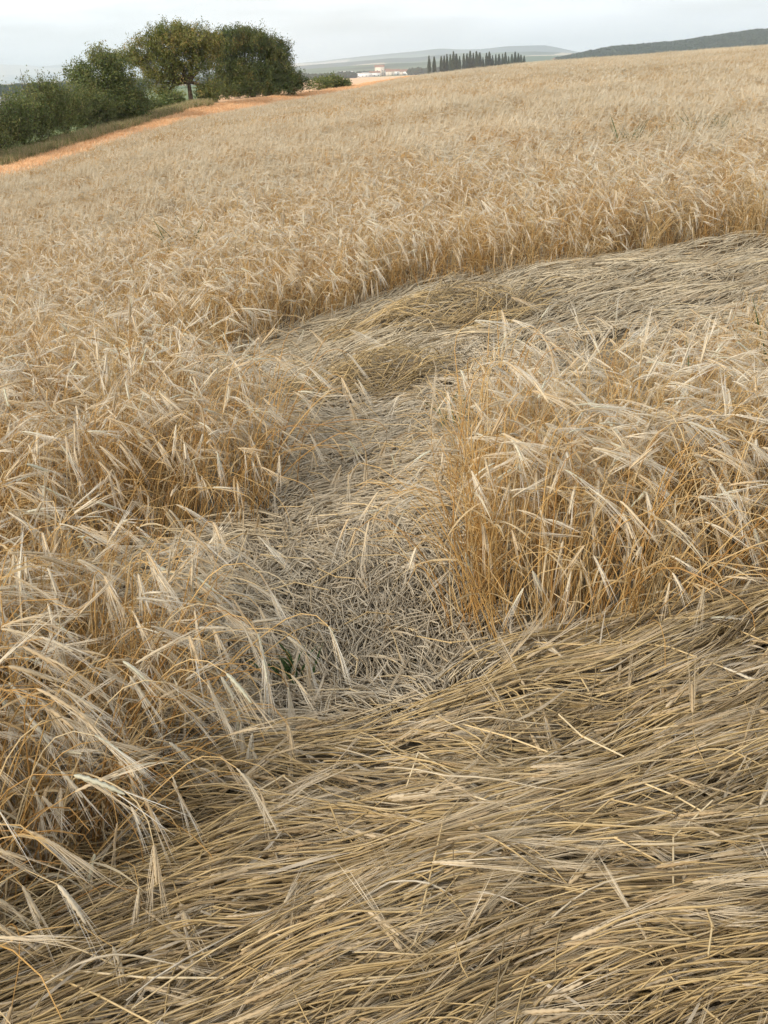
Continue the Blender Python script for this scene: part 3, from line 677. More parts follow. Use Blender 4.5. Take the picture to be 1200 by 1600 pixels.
def sprigs(g, lobes, n, rg, leaf=0.11, per=13, ln=(0.35, 0.8), up=0.7, shell=0.55, gap=0.0):
    """leafy shoots standing out of the crown's lobes; lobes: (cx,cy,cz,rx,ry,rz)"""
    lobes = np.array(lobes, float); vol = (lobes[:, 3] * lobes[:, 4] * lobes[:, 5]) ** (2 / 3); pr = vol / vol.sum()
    li = rg.choice(len(lobes), n, p=pr); d = rg.normal(size=(n, 3)); d /= np.linalg.norm(d, axis=1, keepdims=True)
    r_ = shell + (1 - shell) * rg.random(n) ** 0.5
    r_ = r_ * (0.68 + 0.60 * vn(d[:, 0] * 3.2 + li * 3, d[:, 2] * 3.2 + d[:, 1] * 2, 4))
    c = lobes[li, :3] + d * lobes[li, 3:] * r_[:, None]
    if gap > 0:
        keep = vn(c[:, 0] * 1.1 + 5, c[:, 2] * 1.1, 6) * .6 + vn(c[:, 1] * 1.3 + 5, c[:, 2] * 1.7, 7) * .4 > gap; c, d = c[keep], d[keep]; n = len(c)
    c = c[c[:, 2] > 0.05]; d = d[:len(c)]; n = len(c)
    tone = np.clip(rg.normal(.42, .2, n) + .25 * (vn(c[:, 0] * .9, c[:, 2] * .9, 9) - .5) * 2, 0, 1)
    ax = d + np.array([0, 0, up]) + rg.normal(0, .35, (n, 3)); ax /= np.linalg.norm(ax, axis=1, keepdims=True)
    L = rg.uniform(*ln, n)
    # twig
    P = np.stack([c, c + ax * L[:, None] * .5 + [[0, 0, .01]], c + ax * L[:, None]], 1)
    tubes(g, P, np.array([0.008, .006, .003])[None], 3, 1, tone)
    # leaves
    t = rg.random((n, per)) ** .8; cen = c[:, None] + ax[:, None] * (L[:, None] * t)[..., None] + rg.normal(0, leaf * .8, (n, per, 3))
    u = rg.normal(size=(n, per, 3)) + ax[:, None] * .8; u /= np.linalg.norm(u, axis=2, keepdims=True)
    v = np.cross(u, rg.normal(size=(n, per, 3))); v /= np.linalg.norm(v, axis=2, keepdims=True)
    a = leaf * rg.uniform(.6, 1.2, (n, per, 1)); b = a * .45
    V = np.stack([cen - u * a * .5, cen + v * b * .6, cen + u * a * .6, cen - v * b * .6], 2).reshape(-1, 3)
    F = np.arange(n * per * 4).reshape(-1, 4)
    g.add(V, f4=F, mat=0, r=np.clip(np.repeat(np.repeat(tone, per), 4) + np.repeat(rg.normal(0, .12, n * per), 4), 0, 1))
def limbs(g, base, lobes, rg, r0):
    base = np.array(base, float)
    for lb in lobes:
        c = np.array(lb[:3]); mid = base * .5 + c * .5 + rg.normal(0, .25, 3) - [0, 0, .2]; mid[2] = max(mid[2], base[2] + .1)
        t = np.linspace(0, 1, 9)[:, None]
        P = (1 - t) ** 2 * base + 2 * t * (1 - t) * mid + t * t * c
        tubes(g, P[None], np.linspace(r0 * .75, r0 * .15, 9)[None], 6, 0)
        for q in range(6):
            k = rg.integers(3, 9); dd = nrm(rg.normal(size=3) + [0, 0, .5]); s0 = P[k]
            Q = s0 + np.linspace(0, 1, 5)[:, None] * dd * lb[3] * .8 + np.array([0, 0, .2]) * np.linspace(0, 1, 5)[:, None] ** 2
            tubes(g, Q[None], np.linspace(r0 * .22, r0 * .06, 5)[None], 5, 0)
def tree(name, px, D, lobes, n, label, cat, seed, size=1.0, trunk_h=1.2, r0=.17, leafm=None, group=None, leaf=.17, stems=1, bare=None, **kw):
    th = rad(bearing(px)); xx, yy = D * math.sin(th), D * math.cos(th); zz = float(ground_z(xx, yy))
    rg = np.random.default_rng(seed)
    root = empty(name, (xx, yy, zz), -th); root.scale = (size,) * 3
    tag(root, label, cat, group)
    g = Geo()
    for s in range(stems):
        b = np.array([rg.normal(0, .12 * (stems > 1)), rg.normal(0, .12 * (stems > 1)), -.3]); top = np.array([rg.normal(0, .15), rg.normal(0, .15), trunk_h])
        P = b + np.linspace(0, 1, 7)[:, None] * (top - b) + np.sin(np.linspace(0, 3, 7))[:, None] * np.array([.06, .03, 0])
        tubes(g, P[None], np.linspace(r0 * 1.25, r0 * .8, 7)[None], 8, 0)
        limbs(g, P[-1], lobes[s::stems], rg, r0)
    if bare is not None:
        for (x0, z0, x1, z1) in bare:
            for q in range(5):
                a = np.array([x0, rg.normal(0, .2), z0]); b = np.array([x1 + rg.normal(0, .35), rg.normal(0, .3), z1 + rg.normal(0, .3)])
                P = a + np.linspace(0, 1, 6)[:, None] * (b - a) + np.sin(np.linspace(0, PI, 6))[:, None] * rg.normal(0, .12, 3)
                tubes(g, P[None], np.linspace(.03, .008, 6)[None], 4, 0)
    tk = g.obj('trunk' if trunk_h > .4 else 'stem', [m_bark], root, smooth=True)
    gc = Geo(); sprigs(gc, lobes, n, rg, leaf=leaf, **kw)
    if bare is not None:
        sprigs(gc, [((x0 * .4 + x1 * .6), 0, (z0 * .4 + z1 * .6), .7, .4, .45) for (x0, z0, x1, z1) in bare], 40, rg, leaf=leaf, per=8, ln=(.3, .6))
    gc.obj('crown' if trunk_h > .4 else 'foliage', [leafm or m_tleaf, m_bark], root)
    return root

# big trees (x offsets run to the right as seen from the field)
tree('field_tree', 165, 78, [(0, 0, 3.6, 2.0, 1.8, 1.7), (-1.6, 0, 3.9, 1.0, 1, .8), (1.5, 0, 3.4, 1.4, 1.3, 1.4), (.3, 0, 4.8, 1.2, 1.2, .9), (.4, 0, 1.5, 2.4, 2, 1.5), (2.0, 0, 1.3, 1.3, 1.2, 1.3), (-1.6, 0, 1.6, 1.3, 1.3, 1.3)],
     1900, 'loose crowned medium tree left of the two big trees, rising from the hedge', 'tree', 61, size=.80, trunk_h=1.6, leafm=m_hleaf, gap=.20, shell=.35, per=16, ln=(.35, 1.15), up=1.0)
tree('field_tree', 298, 93, [(-6.0, 0, 4.6, .9, .8, .5), (-1.3, 0, 5.5, 2.4, 2.2, 1.5), (-3.7, 0, 5.0, 1.6, 1.4, .9), (-5.0, 0, 4.2, 1.0, .8, .45), (.8, 0, 5.5, 1.8, 2.0, 1.3), (2.3, 0, 5.0, 1.3, 1.2, 1.1), (-.5, 0, 3.9, 1.7, 1.5, .9), (1.9, 0, 1.3, 1.0, 1, .9), (-2.2, 0, 1.2, .8, .8, .8), (-1.0, 0, 6.2, 1.6, 1.5, .75), (-2.6, 0, 3.4, 1.7, 1.6, 1.2), (1.3, 0, 3.5, 1.2, 1.3, .9), (-4.6, 0, 4.1, .7, .7, .6), (-3.4, 0, 2.2, .9, .9, .8), (-.9, 0, 2.6, .9, .9, .9)],
     3300, 'big olive-green tree with leaning dark trunk and sky showing under its left side', 'tree', 62, size=.79, trunk_h=2.1, r0=.22, leafm=m_tleaf, gap=.25, shell=.35, per=16, ln=(.35, 1.2), up=.9)
tree('field_tree', 395, 106, [(-3.2, 0, 5.4, 1.6, 1.5, 1.1), (-1.6, 0, 5.5, 2.0, 2.4, 1.5), (.6, 0, 5.3, 1.8, 2.2, 1.3), (2.2, 0, 4.9, 1.5, 1.6, 1.1), (2.9, 0, 3.9, 1.8, 1.6, 1.4), (-2.6, 0, 3.4, 1.7, 2, 1.7), (0, 0, 2.2, 3.2, 2.6, 2.1), (3.0, 0, 1.9, 2.2, 2, 1.7), (4.6, 0, 1.0, 1.5, 1.3, 1.0), (-3.0, 0, 1.1, 1.5, 1.4, 1.1), (-1.8, -1.2, .6, 1.7, 1.0, .9), (.6, -1.2, .6, 1.9, 1.0, .9), (2.6, -1.2, .5, 1.6, 1.0, .9), (-.6, 0, 6.0, 1.7, 1.6, .8)],
     6200, 'big dark dense tree leafy down to the ground, right of the trunked tree', 'tree', 63, size=.80, trunk_h=1.3, r0=.22, leafm=m_dleaf, gap=.06, shell=.3, per=16, ln=(.35, 1.2), up=.8, bare=[(3.2, 4.6, 4.5, 5.6)])
# hedge bushes along the verge
HB = [(-75, 62, 3.6, 2.2), (-40, 64, 3.7, 2.0), (2, 68, 2.9, 2.0), (38, 70, 3.2, 1.7), (72, 72, 3.9, 1.5), (108, 76, 3.0, 1.7), (140, 79, 2.7, 1.6), (205, 85, 2.5, 1.5)]
HL = ['tall shaggy hedge bush beyond the left picture edge, first of the hedge row', 'shaggy hedge bush second in the row from the left', 'green hedge bush at the left edge of the field, low and broad',
      'shaggy hedge bush with brown shoots beside the tallest one', 'tallest hedge bush with spiky shoots poking above it', 'hedge bush between the spiky one and the loose crowned tree', 'low hedge bush under the left of the loose crowned tree', 'round dark hedge bush under the right of the loose crowned tree']
for i, (px, D, h, r_) in enumerate(HB):
    rg = np.random.default_rng(80 + i)
    lb = [(0, 0, h * .45, r_, r_ * .9, h * .47)] + [(rg.uniform(-r_, r_) * .7, rg.uniform(-.5, .5), h * rg.uniform(.35, .75), r_ * .6, r_ * .6, h * .28) for q in range(3)]
    tree('hedge_bush', px, D - 4, lb, 620, HL[i], 'bush', 80 + i, size=.84, trunk_h=.3, r0=.06, leafm=m_hleaf if i != 7 else m_dleaf, group='bushes of the hedge along the field edge', leaf=.13, stems=3, ln=(.4, 1.5), up=1.5, shell=.3, per=16, bare=[(-.6, 2.2, -.9, 4.6), (.4, 2.2, .2, 4.3)] if i == 4 else None)
SB = [(240, 88, .95, .8), (268, 91, 1.25, .9), (322, 96, 1.1, .8), (498, 118, 1.0, 1.3), (516, 120, 1.15, .9), (532, 121, .6, .8)]
SL = ['small bush in the gap between the loose tree and the trunked tree', 'small dark bush left of the tree trunk', 'small bush right of the tree trunk', 'low dark bush right of the dense tree', 'small round bush right of the low dark one', 'smallest bush at the right end of the tree row']
for i, (px, D, h, r_) in enumerate(SB):
    tree('small_bush', px, D, [(0, 0, h * .5, r_, r_, h * .5), (r_ * .5, 0, h * .4, r_ * .6, r_ * .6, h * .4)], 150, SL[i], 'bush', 95 + i, trunk_h=.2, r0=.04, leafm=m_hleaf, stems=2, ln=(.2, .5))

# verge grass and stubble
def grass_tufts(n, seed, h, w, count, rad_, mats, upright=.35):
    out = []
    for i in range(n):
        rg = np.random.default_rng(seed + i); g = Geo(); c = count
        a = rg.uniform(0, 2 * PI, c); rr = rad_ * np.sqrt(rg.random(c)); b = np.stack([rr * np.cos(a), rr * np.sin(a), np.zeros(c)], -1)
        az = rg.uniform(0, 2 * PI, c); ln = h * rg.uniform(.5, 1.2, c); le = np.abs(rg.normal(0, upright, c))
        t = np.linspace(0, 1, 4)[None, :, None]; dr = np.stack([np.cos(az) * le, np.sin(az) * le, np.ones(c)], -1)[:, None]
        P = b[:, None] + dr * t * ln[:, None, None] + np.stack([np.cos(az), np.sin(az), -.4 * np.ones(c)], -1)[:, None] * (t ** 2) * (le * ln)[:, None, None]
        sd = np.stack([-np.sin(az), np.cos(az), np.zeros(c)], -1)
        ribbons(g, P, (w * np.array([1, .9, .6, .15]))[None], sd, 0, rg.random(c))
        out.append(g.mesh('grass_tuft', mats))
    return out
m_vgrass = plant_mat('verge_grass', [(0, (0.121, 0.163, 0.048)), (.35, (0.264, 0.250, 0.102)), (.7, (0.440, 0.338, 0.180)), (1, (0.506, 0.375, 0.240))], .25, .7, .1, inst=True)
m_stubble = plant_mat('stubble', [(0, (.62, .36, .18)), (.5, (.78, .48, .26)), (1, (.84, .62, .38))], .1, .7, .1, inst=True)
m_weed = plant_mat('green_weed', [(0, (.05, .09, .03)), (.5, (.10, .16, .06)), (1, (.17, .22, .10))], .3, .5, .3)
vg = grass_tufts(8, 1200, .42, .012, 60, .45, [m_vgrass])
sg = grass_tufts(6, 1250, .16, .010, 60, .5, [m_stubble], .6)
rg = np.random.default_rng(55)
def strip_pts(n, a0, a1, w0, w1):
    th = rg.uniform(a0, a1, n); d = tab(B_T, th) + rg.uniform(w0, w1, n); x = d * np.sin(np.radians(th)); y = d * np.cos(np.radians(th)); return np.stack([x, y, ground_z(x, y)], -1)
P = strip_pts(2300, -24, -7.5, WID - 1.0, WID + 6); N1 = len(P)
o = instancer('verge_grass', vg, P, np.stack([np.zeros(N1), np.zeros(N1), rg.uniform(0, 6.28, N1)], -1), rg.uniform(.5, 1.2, N1), rg.integers(0, 8, N1)); tag(o, 'rough brown and green grass at the foot of the hedge', 'grass', kind='stuff')
P = strip_pts(4500, -25, 5, .3, WID - .3); N1 = len(P)
o = instancer('stubble', sg, P, np.stack([np.zeros(N1), np.zeros(N1), rg.uniform(0, 6.28, N1)], -1), rg.uniform(.6, 1.1, N1), rg.integers(0, 6, N1)); tag(o, 'short orange stubble between the barley and the hedge', 'stubble', kind='stuff')

# ------------------------------------------------------------------ row of poplars
def poplar_parts(seed, H):
    rg = np.random.default_rng(seed)
    g = Geo(); tubes(g, (np.linspace(0, 1, 5)[:, None] * [0, 0, H * .9])[None], np.linspace(.4, .08, 5)[None], 6, 0)
    gc = Geo(); n = 900
    z = H * (.07 + .93 * rg.random(n) ** .85); prof = np.interp(z / H, [0, .12, .35, .7, 1], [.35, .85, 1, .82, .12]) * H * .10
    a = rg.uniform(0, 2 * PI, n); rr = prof * (.55 + .5 * rg.random(n)); c = np.stack([rr * np.cos(a), rr * np.sin(a), z], -1)
    u = np.stack([np.cos(a) * .3, np.sin(a) * .3, np.ones(n)], -1) + rg.normal(0, .2, (n, 3)); u /= np.linalg.norm(u, axis=1, keepdims=True)
    v = np.cross(u, rg.normal(size=(n, 3))); v /= np.linalg.norm(v, axis=1, keepdims=True); s = rg.uniform(.7, 1.5, n)[:, None]
    V = np.stack([c - u * s, c + v * s * .45, c + u * s * 1.1, c - v * s * .45], 1).reshape(-1, 3)
    gc.add(V, f4=np.arange(n * 4).reshape(-1, 4), r=np.repeat(rg.random(n), 4))
    return g.mesh('trunk', [m_bark], True), gc.mesh('crown', [m_pop])
m_pop = plant_mat('poplar_leaf', [(0, (.022, .040, .018)), (.6, (.04, .06, .025)), (1, (.065, .085, .035))], .15, .7, .1, nscale=.3)
PP_ = [poplar_parts(300 + i, 24) for i in range(5)]
rg = np.random.default_rng(77)
pxs = [671, 679, 690, 694.5, 699, 704, 709, 713.5, 718.5, 725, 730, 735, 740, 745, 750, 755, 760.5, 765, 770, 775, 780, 785.5, 790, 795, 800, 805, 810, 814, 819]
for i, px in enumerate(pxs):
    D = 1180 + 8 * i + rg.normal(0, 4); th = rad(bearing(px)); x, y = D * math.sin(th), D * math.cos(th)
    r = empty('poplar', (x, y, float(ground_z(x, y))), rg.uniform(0, 6.28)); s = rg.uniform(.82, 1.08) * (1.0 if i < 12 else .95); r.scale = (s * rg.uniform(.65, 1.05), s * rg.uniform(.7, 1.05), s)
    if i == 0: lab = 'slim dark poplar standing alone at the left end of the row'
    elif i == 1: lab = 'second detached poplar, just left of the gap in the row'
    elif i == 2: lab = 'first poplar after the gap at the left of the dense row'
    elif i == len(pxs) - 1: lab = 'last poplar at the right end of the row, nearest the wooded ridge'
    else: lab = 'slim dark poplar in the %s of the dense row on the skyline' % ('left third' if i < 12 else 'middle third' if i < 20 else 'right third')
    tag(r, lab, 'poplar tree', 'row of poplars on the skyline')
    for me, nm in zip(PP_[i % 5], ('trunk', 'crown')):
        o = bpy.data.objects.new(nm, me); C.objects.link(o); o.parent = r

# ------------------------------------------------------------------ distant town, barn, woods
m_wallw = soil_mat('white_render', (.80, .78, .75), (.84, .82, .79), .2, bump=0)
m_wallc = soil_mat('cream_render', (.60, .52, .42), (.68, .60, .50), .2, bump=0)
m_roofr = soil_mat('red_tiles', (.22, .12, .09), (.30, .17, .12), .3, bump=0)
m_roofg = soil_mat('grey_roof', (.22, .22, .23), (.30, .30, .31), .3, bump=0)
m_glass = soil_mat('dark_window', (.05, .06, .07), (.08, .09, .10), .5, rough=.2, bump=0)
def box_geo(g, x0, x1, y0, y1, z0, z1, mat=0):
    V = [(x, y, z) for z in (z0, z1) for y in (y0, y1) for x in (x0, x1)]
    g.add(V, f4=[(0, 1, 5, 4), (1, 3, 7, 5), (3, 2, 6, 7), (2, 0, 4, 6), (4, 5, 7, 6), (0, 2, 3, 1)], mat=mat)
def house(px, D, w, dep, h, rh, wall, roof, label, flat=False, name='house', rz=0., group='houses of the distant town', nwin=None):
    th = rad(bearing(px)); x, y = D * math.sin(th), D * math.cos(th)
    r = empty(name, (x, y, float(ground_z(x, y))), -th + rz); tag(r, label, 'house' if name == 'house' else name.replace('_', ' '), group)
    g = Geo(); box_geo(g, -w / 2, w / 2, -dep / 2, dep / 2, -1, h)
    if not flat: g.add([(-w / 2, -dep / 2, h), (-w / 2, dep / 2, h), (-w / 2, 0, h + rh - .3), (w / 2, -dep / 2, h), (w / 2, dep / 2, h), (w / 2, 0, h + rh - .3)], f3=[(0, 2, 1), (3, 4, 5)])
    g.obj('wall', [wall], r)
    g = Geo(); e = .6
    if flat: box_geo(g, -w / 2 - .3, w / 2 + .3, -dep / 2 - .3, dep / 2 + .3, h + .01, h + .8)
    else:
        V = []
        for o_ in (0, .35):
            V += [(-w / 2 - e, -dep / 2 - e, h - .3 + o_), (w / 2 + e, -dep / 2 - e, h - .3 + o_), (w / 2 + e, 0, h + rh + o_), (-w / 2 - e, 0, h + rh + o_), (-w / 2 - e, dep / 2 + e, h - .3 + o_), (w / 2 + e, dep / 2 + e, h - .3 + o_)]
        g.add(V, f4=[(0, 1, 2, 3), (3, 2, 5, 4), (6, 7, 8, 9), (9, 8, 11, 10), (0, 1, 7, 6), (4, 5, 11, 10)])
    g.obj('roof', [roof], r)
    nw = nwin or max(2, int(w / 7)); g0 = Geo(); box_geo(g0, -.9, .9, -.1, .1, -.9, .9); me = g0.mesh('window', [m_glass])
    for q in range(nw):
        for fl in range(max(1, int(h // 4))):
            o = bpy.data.objects.new('window', me); C.objects.link(o); o.parent = r; o.location = (-w / 2 + (q + .5) * w / nw, -dep / 2 - .05, 2 + fl * 3.2)
HS = [(567, 2500, 34, 14, 6, 1, m_wallw, m_roofg, 'long low white hall at the left end of the town', True),
      (577, 2560, 26, 14, 7, 1, m_wallw, m_roofg, 'white flat-roofed hall beside the long low one', True),
      (586, 2520, 20, 12, 6, 3, m_wallw, m_roofr, 'white red-roofed house left of the tall pink block', False),
      (594, 2600, 18, 14, 15, 4, m_wallc, m_roofr, 'tall pinkish block with red roof, highest of the town', False),
      (603, 2620, 16, 12, 9, 3, m_wallw, m_roofr, 'white red-roofed house right of the tall block', False),
      (610, 2560, 16, 12, 7, 4, m_wallc, m_roofr, 'cream red-roofed house between two white ones', False),
      (613, 2900, 20, 12, 12, 3, m_wallw, m_roofg, 'white building standing higher behind the red roofs', False),
      (619, 2580, 14, 12, 7, 4, m_wallw, m_roofr, 'small white house in the middle of the town', False),
      (627, 2650, 16, 12, 6, 4, m_wallc, m_roofr, 'cream house right of the town centre', False),
      (636, 2600, 14, 12, 6, 4, m_wallw, m_roofr, 'white house among trees right of the town centre', False),
      (645, 2700, 18, 12, 6, 3, m_wallc, m_roofg, 'cream grey-roofed house near the first poplar', False),
      (655, 2650, 16, 12, 6, 4, m_wallw, m_roofr, 'white house close to the left of the first poplar', False),
      (685, 2900, 20, 12, 10, 4, m_wallw, m_roofr, 'white house seen through the gap in the poplar row', False),
      (870, 3100, 22, 14, 12, 4, m_wallw, m_roofr, 'white house between poplar row and wooded ridge', False),
      (862, 3150, 18, 14, 11, 4, m_wallc, m_roofr, 'cream house just right of the last poplar', False),
      (543, 4100, 60, 20, 14, 3, m_wallw, m_roofg, 'wide pale hall on the slope left of the town', True)]
for i, a in enumerate(HS): house(a[0], a[1], a[2] * (1.15 if a[1] < 2800 else .8), a[3], a[4] * (1.25 if a[1] < 2800 else .8), a[5], *a[6:9], flat=a[9])
house(8, 520, 15, 8, 3.2, 2.6, m_wallw, m_roofg, 'grey-roofed farm shed on the horizon at the far left', name='farm_shed', group=None, nwin=2)

m_wood = plant_mat('far_wood_leaf', [(0, (.018, .032, .016)), (.6, (.032, .048, .022)), (1, (.05, .065, .03))], 0, .9, 0, inst=True, nscale=.1)
def blob_variants(n, seed, mats):
    out = []
    for i in range(n):
        rg = np.random.default_rng(seed + i); g = Geo(); m_ = 170
        d = rg.normal(size=(m_, 3)); d /= np.linalg.norm(d, axis=1, keepdims=True); c = d * [1, 1, .8] * (.6 + .5 * rg.random((m_, 1))) + [0, 0, .8]
        u = rg.normal(size=(m_, 3)); u /= np.linalg.norm(u, axis=1, keepdims=True); v = np.cross(u, d); v /= np.linalg.norm(v, axis=1, keepdims=True) + 1e-6
        V = np.stack([c - u * .25, c + v * .2, c + u * .25, c - v * .2], 1).reshape(-1, 3)
        g.add(V, f4=np.arange(m_ * 4).reshape(-1, 4), r=np.repeat(rg.random(m_) * .5, 4)); out.append(g.mesh('tree_crown', mats))
    return out
bv = blob_variants(6, 1400, [m_wood])
rg = np.random.default_rng(88)
th = rg.uniform(8.0, 50, 30000); d = rg.uniform(2500, 3350, len(th)); m = (tab(RIDGES[0][2], th) > .0006); th, d = th[m], d[m]
x, y = d * np.sin(np.radians(th)), d * np.cos(np.radians(th)); N1 = len(x)
o = instancer('far_wood', bv, np.stack([x, y, ground_z(x, y) - 3], -1), np.stack([np.zeros(N1), np.zeros(N1), rg.uniform(0, 6.28, N1)], -1), rg.uniform(6, 11, N1), rg.integers(0, 6, N1))
tag(o, 'dark wood covering the ridge at upper right', 'wood', kind='stuff')
# tree belts in front of and around the town, and on the far plain
seg = [(472, 556, 2350, 60, 220, 4, 7), (560, 680, 3050, 90, 420, 4, 8), (300, 480, 2600, 100, 300, 5, 9), (-60, 230, 1650, 60, 500, 5, 9), (640, 900, 2700, 150, 300, 5, 9), (532, 552, 2300, 30, 30, 5, 8)]
PT = []; SC = []
for (p0, p1, D, sd, n, s0, s1) in seg:
    px = rg.uniform(p0, p1, n); dd = D + rg.normal(0, sd, n); t = np.radians(np.interp(px, PX, TH)); x, y = dd * np.sin(t), dd * np.cos(t); PT.append(np.stack([x, y, ground_z(x, y) - 1], -1)); SC.append(rg.uniform(s0, s1, n))
PT = np.concatenate(PT); SC = np.concatenate(SC); N1 = len(PT)
o = instancer('far_tree_belt', bv, PT, np.stack([np.zeros(N1), np.zeros(N1), rg.uniform(0, 6.28, N1)], -1), SC, rg.integers(0, 6, N1))
tag(o, 'dark belts of trees around the distant town', 'wood', kind='stuff')

# ------------------------------------------------------------------ green weeds
def weed(xx, yy, h, label, seed, n=26, w=.006, spread=.09, dz=0.0):
    rg = np.random.default_rng(seed); g = Geo()
    for q in range(n):
        a = rg.uniform(0, 2 * PI); b = np.array([rg.normal(0, spread * .4), rg.normal(0, spread * .4), 0])
        leaf_geo(g, b, nrm(np.array([math.cos(a) * .35, math.sin(a) * .35, 1])), h * rg.uniform(.6, 1.15), w * rg.uniform(.6, 1.2), rg, droop=.9, mat=0)
    r = g.obj('green_weed', [m_weed]); r.location = (xx, yy, float(ground_z(xx, yy)) + dz); tag(r, label, 'weed'); return r
weed(-.29, 2.82, .12, 'dark green weed on the path beside the lower left clump', 1, 22, .005, .08, .02)
weed(4.6, 15.8, .66, 'green weed sticking out of the barley at far right', 2, 70, .010, .30)
weed(3.4, 15.6, .64, 'paler green blades rising out of the barley left of the far right weed', 3, 40, .010, .25)
weed(-1.7, 10.6, .60, 'faint green weed in the barley left of the centre', 4, 40, .009, .22)
weed(1.82, 4.7, .58, 'green blades among the standing barley at the right edge', 5, 34, .008, .15)
weed(.34, 4.95, .16, 'small green sprout on the grey path near the barley island', 6, 20, .005, .1, .02)
weed(1.0, 3.75, .62, 'green stems inside the front of the right barley island', 7, 18, .004, .2)

# ------------------------------------------------------------------ single stalks one can pick out
def single_stalk(kind, seed):
    rg = np.random.default_rng(seed); gs, ge, gl = Geo(), Geo(), Geo(); root = empty('barley_stalk')
    H = rg.uniform(.62, .76)
    stalk(gs, ge, ge, gl, rg, H=H, lean=abs(rg.normal(.45, .2)), nod=rg.choice([1.7, 2.1, 2.5]), leaves=1, nawn=26, K=16, sides=5, rs=.0020, broken=(kind == 'bent'), aw=.0008)
    gs.obj('stem', [m_stem], root, smooth=True); ge.obj('ear', BM, root); gl.obj('leaf', BM, root)
    return root
protos = [single_stalk('arch', 2000 + i) for i in range(9)] + [single_stalk('bent', 2050 + i) for i in range(3)]
used = [False] * len(protos)
def copy_thing(o):
    c = o.copy(); C.objects.link(c)
    for ch in o.children:
        k = ch.copy(); C.objects.link(k); k.parent = c; k.matrix_parent_inverse = ch.matrix_parent_inverse.copy()
    return c
def put_stalk(pi, x, y, yaw, tdir, tilt, sc, label, group, dz=0.0):
    o = protos[pi] if not used[pi] else copy_thing(protos[pi]); used[pi] = True
    e = rot_euler(tilt_mats(np.array([yaw]), np.array([tdir]), np.array([tilt])))[0]
    o.location = (x, y, float(ground_z(x, y)) + dz); o.rotation_euler = tuple(e); o.scale = (sc,) * 3
    tag(o, label, 'barley stalk', group); return o
GR = [('stalks along the edge of the lower left clump', [(-.92, 1.72), (-.80, 1.90), (-.76, 2.12), (-.66, 2.30), (-.62, 2.54), (-.78, 2.68), (-1.1, 2.80)], 62,
       ['the lowest end of the lower left clump', 'the lower front of the lower left clump', 'the right front of the lower left clump', 'the right corner of the lower left clump', 'the path side of the lower left clump', 'the back rim of the lower left clump']),
      ('stalks along the left field edge beside the path', [(-1.6, 4.0), (-1.1, 3.97), (-.76, 4.10), (-.50, 4.25), (-.45, 4.5), (-.66, 4.85)], 60,
       ['the left field, above the side lane', 'the left field, beside the lane mouth', 'the left field corner by the path', 'the left field, facing the island', 'the left field, under the far swath']),
      ('stalks along the edge of the right island', [(.52, 4.5), (.42, 4.1), (.34, 3.6), (.30, 3.0), (.52, 2.86), (.85, 2.86), (1.2, 2.97), (1.6, 3.05)], 84,
       ['the far left corner of the right island', 'the upper path side of the right island', 'the lower path side of the right island', 'the front left corner of the right island', 'the front of the right island', 'the front right of the right island', 'the right picture edge of the island']),
      ('stalks along the back of the far swath', [(-.82, 7.2), (-.25, 7.85), (.2, 8.3), (.68, 8.45), (1.25, 8.5), (1.86, 8.9), (3.0, 9.1)], 50,
       ['the left tip of the far swath', 'the left back of the far swath', 'the middle back of the far swath', 'the back of the far swath above the mound', 'the right back of the far swath', 'the far right back of the swath'])]
rg = np.random.default_rng(3000)
for grp, line, n, locs in GR:
    line = np.array(line)
    for q in range(n):
        t = rg.uniform(0, len(line) - 1.001); i = int(t); p = line[i] * (1 - t + i) + line[i + 1] * (t - i) + rg.normal(0, .05, 2)
        _, dr = sdf(p[0:1], p[1:2]); pi = int(rg.integers(0, 12)); tl = abs(rg.normal(.16, .17)); sc = rg.uniform(.80, 1.02)
        look = ('bent broken' if pi > 8 else 'strongly leaning' if tl > .32 else 'tall arching' if sc > .96 else 'short nodding' if sc < .86 else 'pale nodding')
        put_stalk(pi, p[0], p[1], rg.normal(-.1, .7), float(dr[0]) + rg.normal(0, .7), tl, sc, '%s barley stalk at %s' % (look, locs[i]), grp)
# loose and broken straws thrown over the mats
def loose(x, y, az, L, bend, tilt, label, group=None, ear=False, seed=0, z0=None):
    rg = np.random.default_rng(4000 + seed); z = float(ground_z(x, y) + mat_height(np.array([x]), np.array([y]))[0]) + .05 if z0 is None else z0
    root = empty('loose_straw', (x, y, z), 0); tag(root, label, 'straw', group)
    g = Geo(); K = 9; P = [np.zeros(3)]; a = az; el = tilt
    for k in range(1, K):
        if k == 5: a += bend; el -= tilt * 1.6
        P.append(P[-1] + np.array([math.cos(a) * math.cos(el), math.sin(a) * math.cos(el), math.sin(el)]) * L / (K - 1))
    tubes(g, np.array(P)[None], np.full((1, K), .0020), 5, 0, [rg.random()]); g.obj('stem', [m_loose], root, smooth=True)
    if ear:
        g = Geo(); ear_parts(g, g, P[-1], nrm(P[-1] - P[-2]), .1, rg, nawn=20, side=np.array([0, 0, 1.0])); g.obj('ear', BM, root)
    else:
        g = Geo(); tubes(g, np.array([P[4] + [0, 0, 0], P[4] + nrm(P[5] - P[3]) * .006])[None], np.full((1, 2), .0032), 6, 0, [.1]); g.obj('node', [m_loose], root)
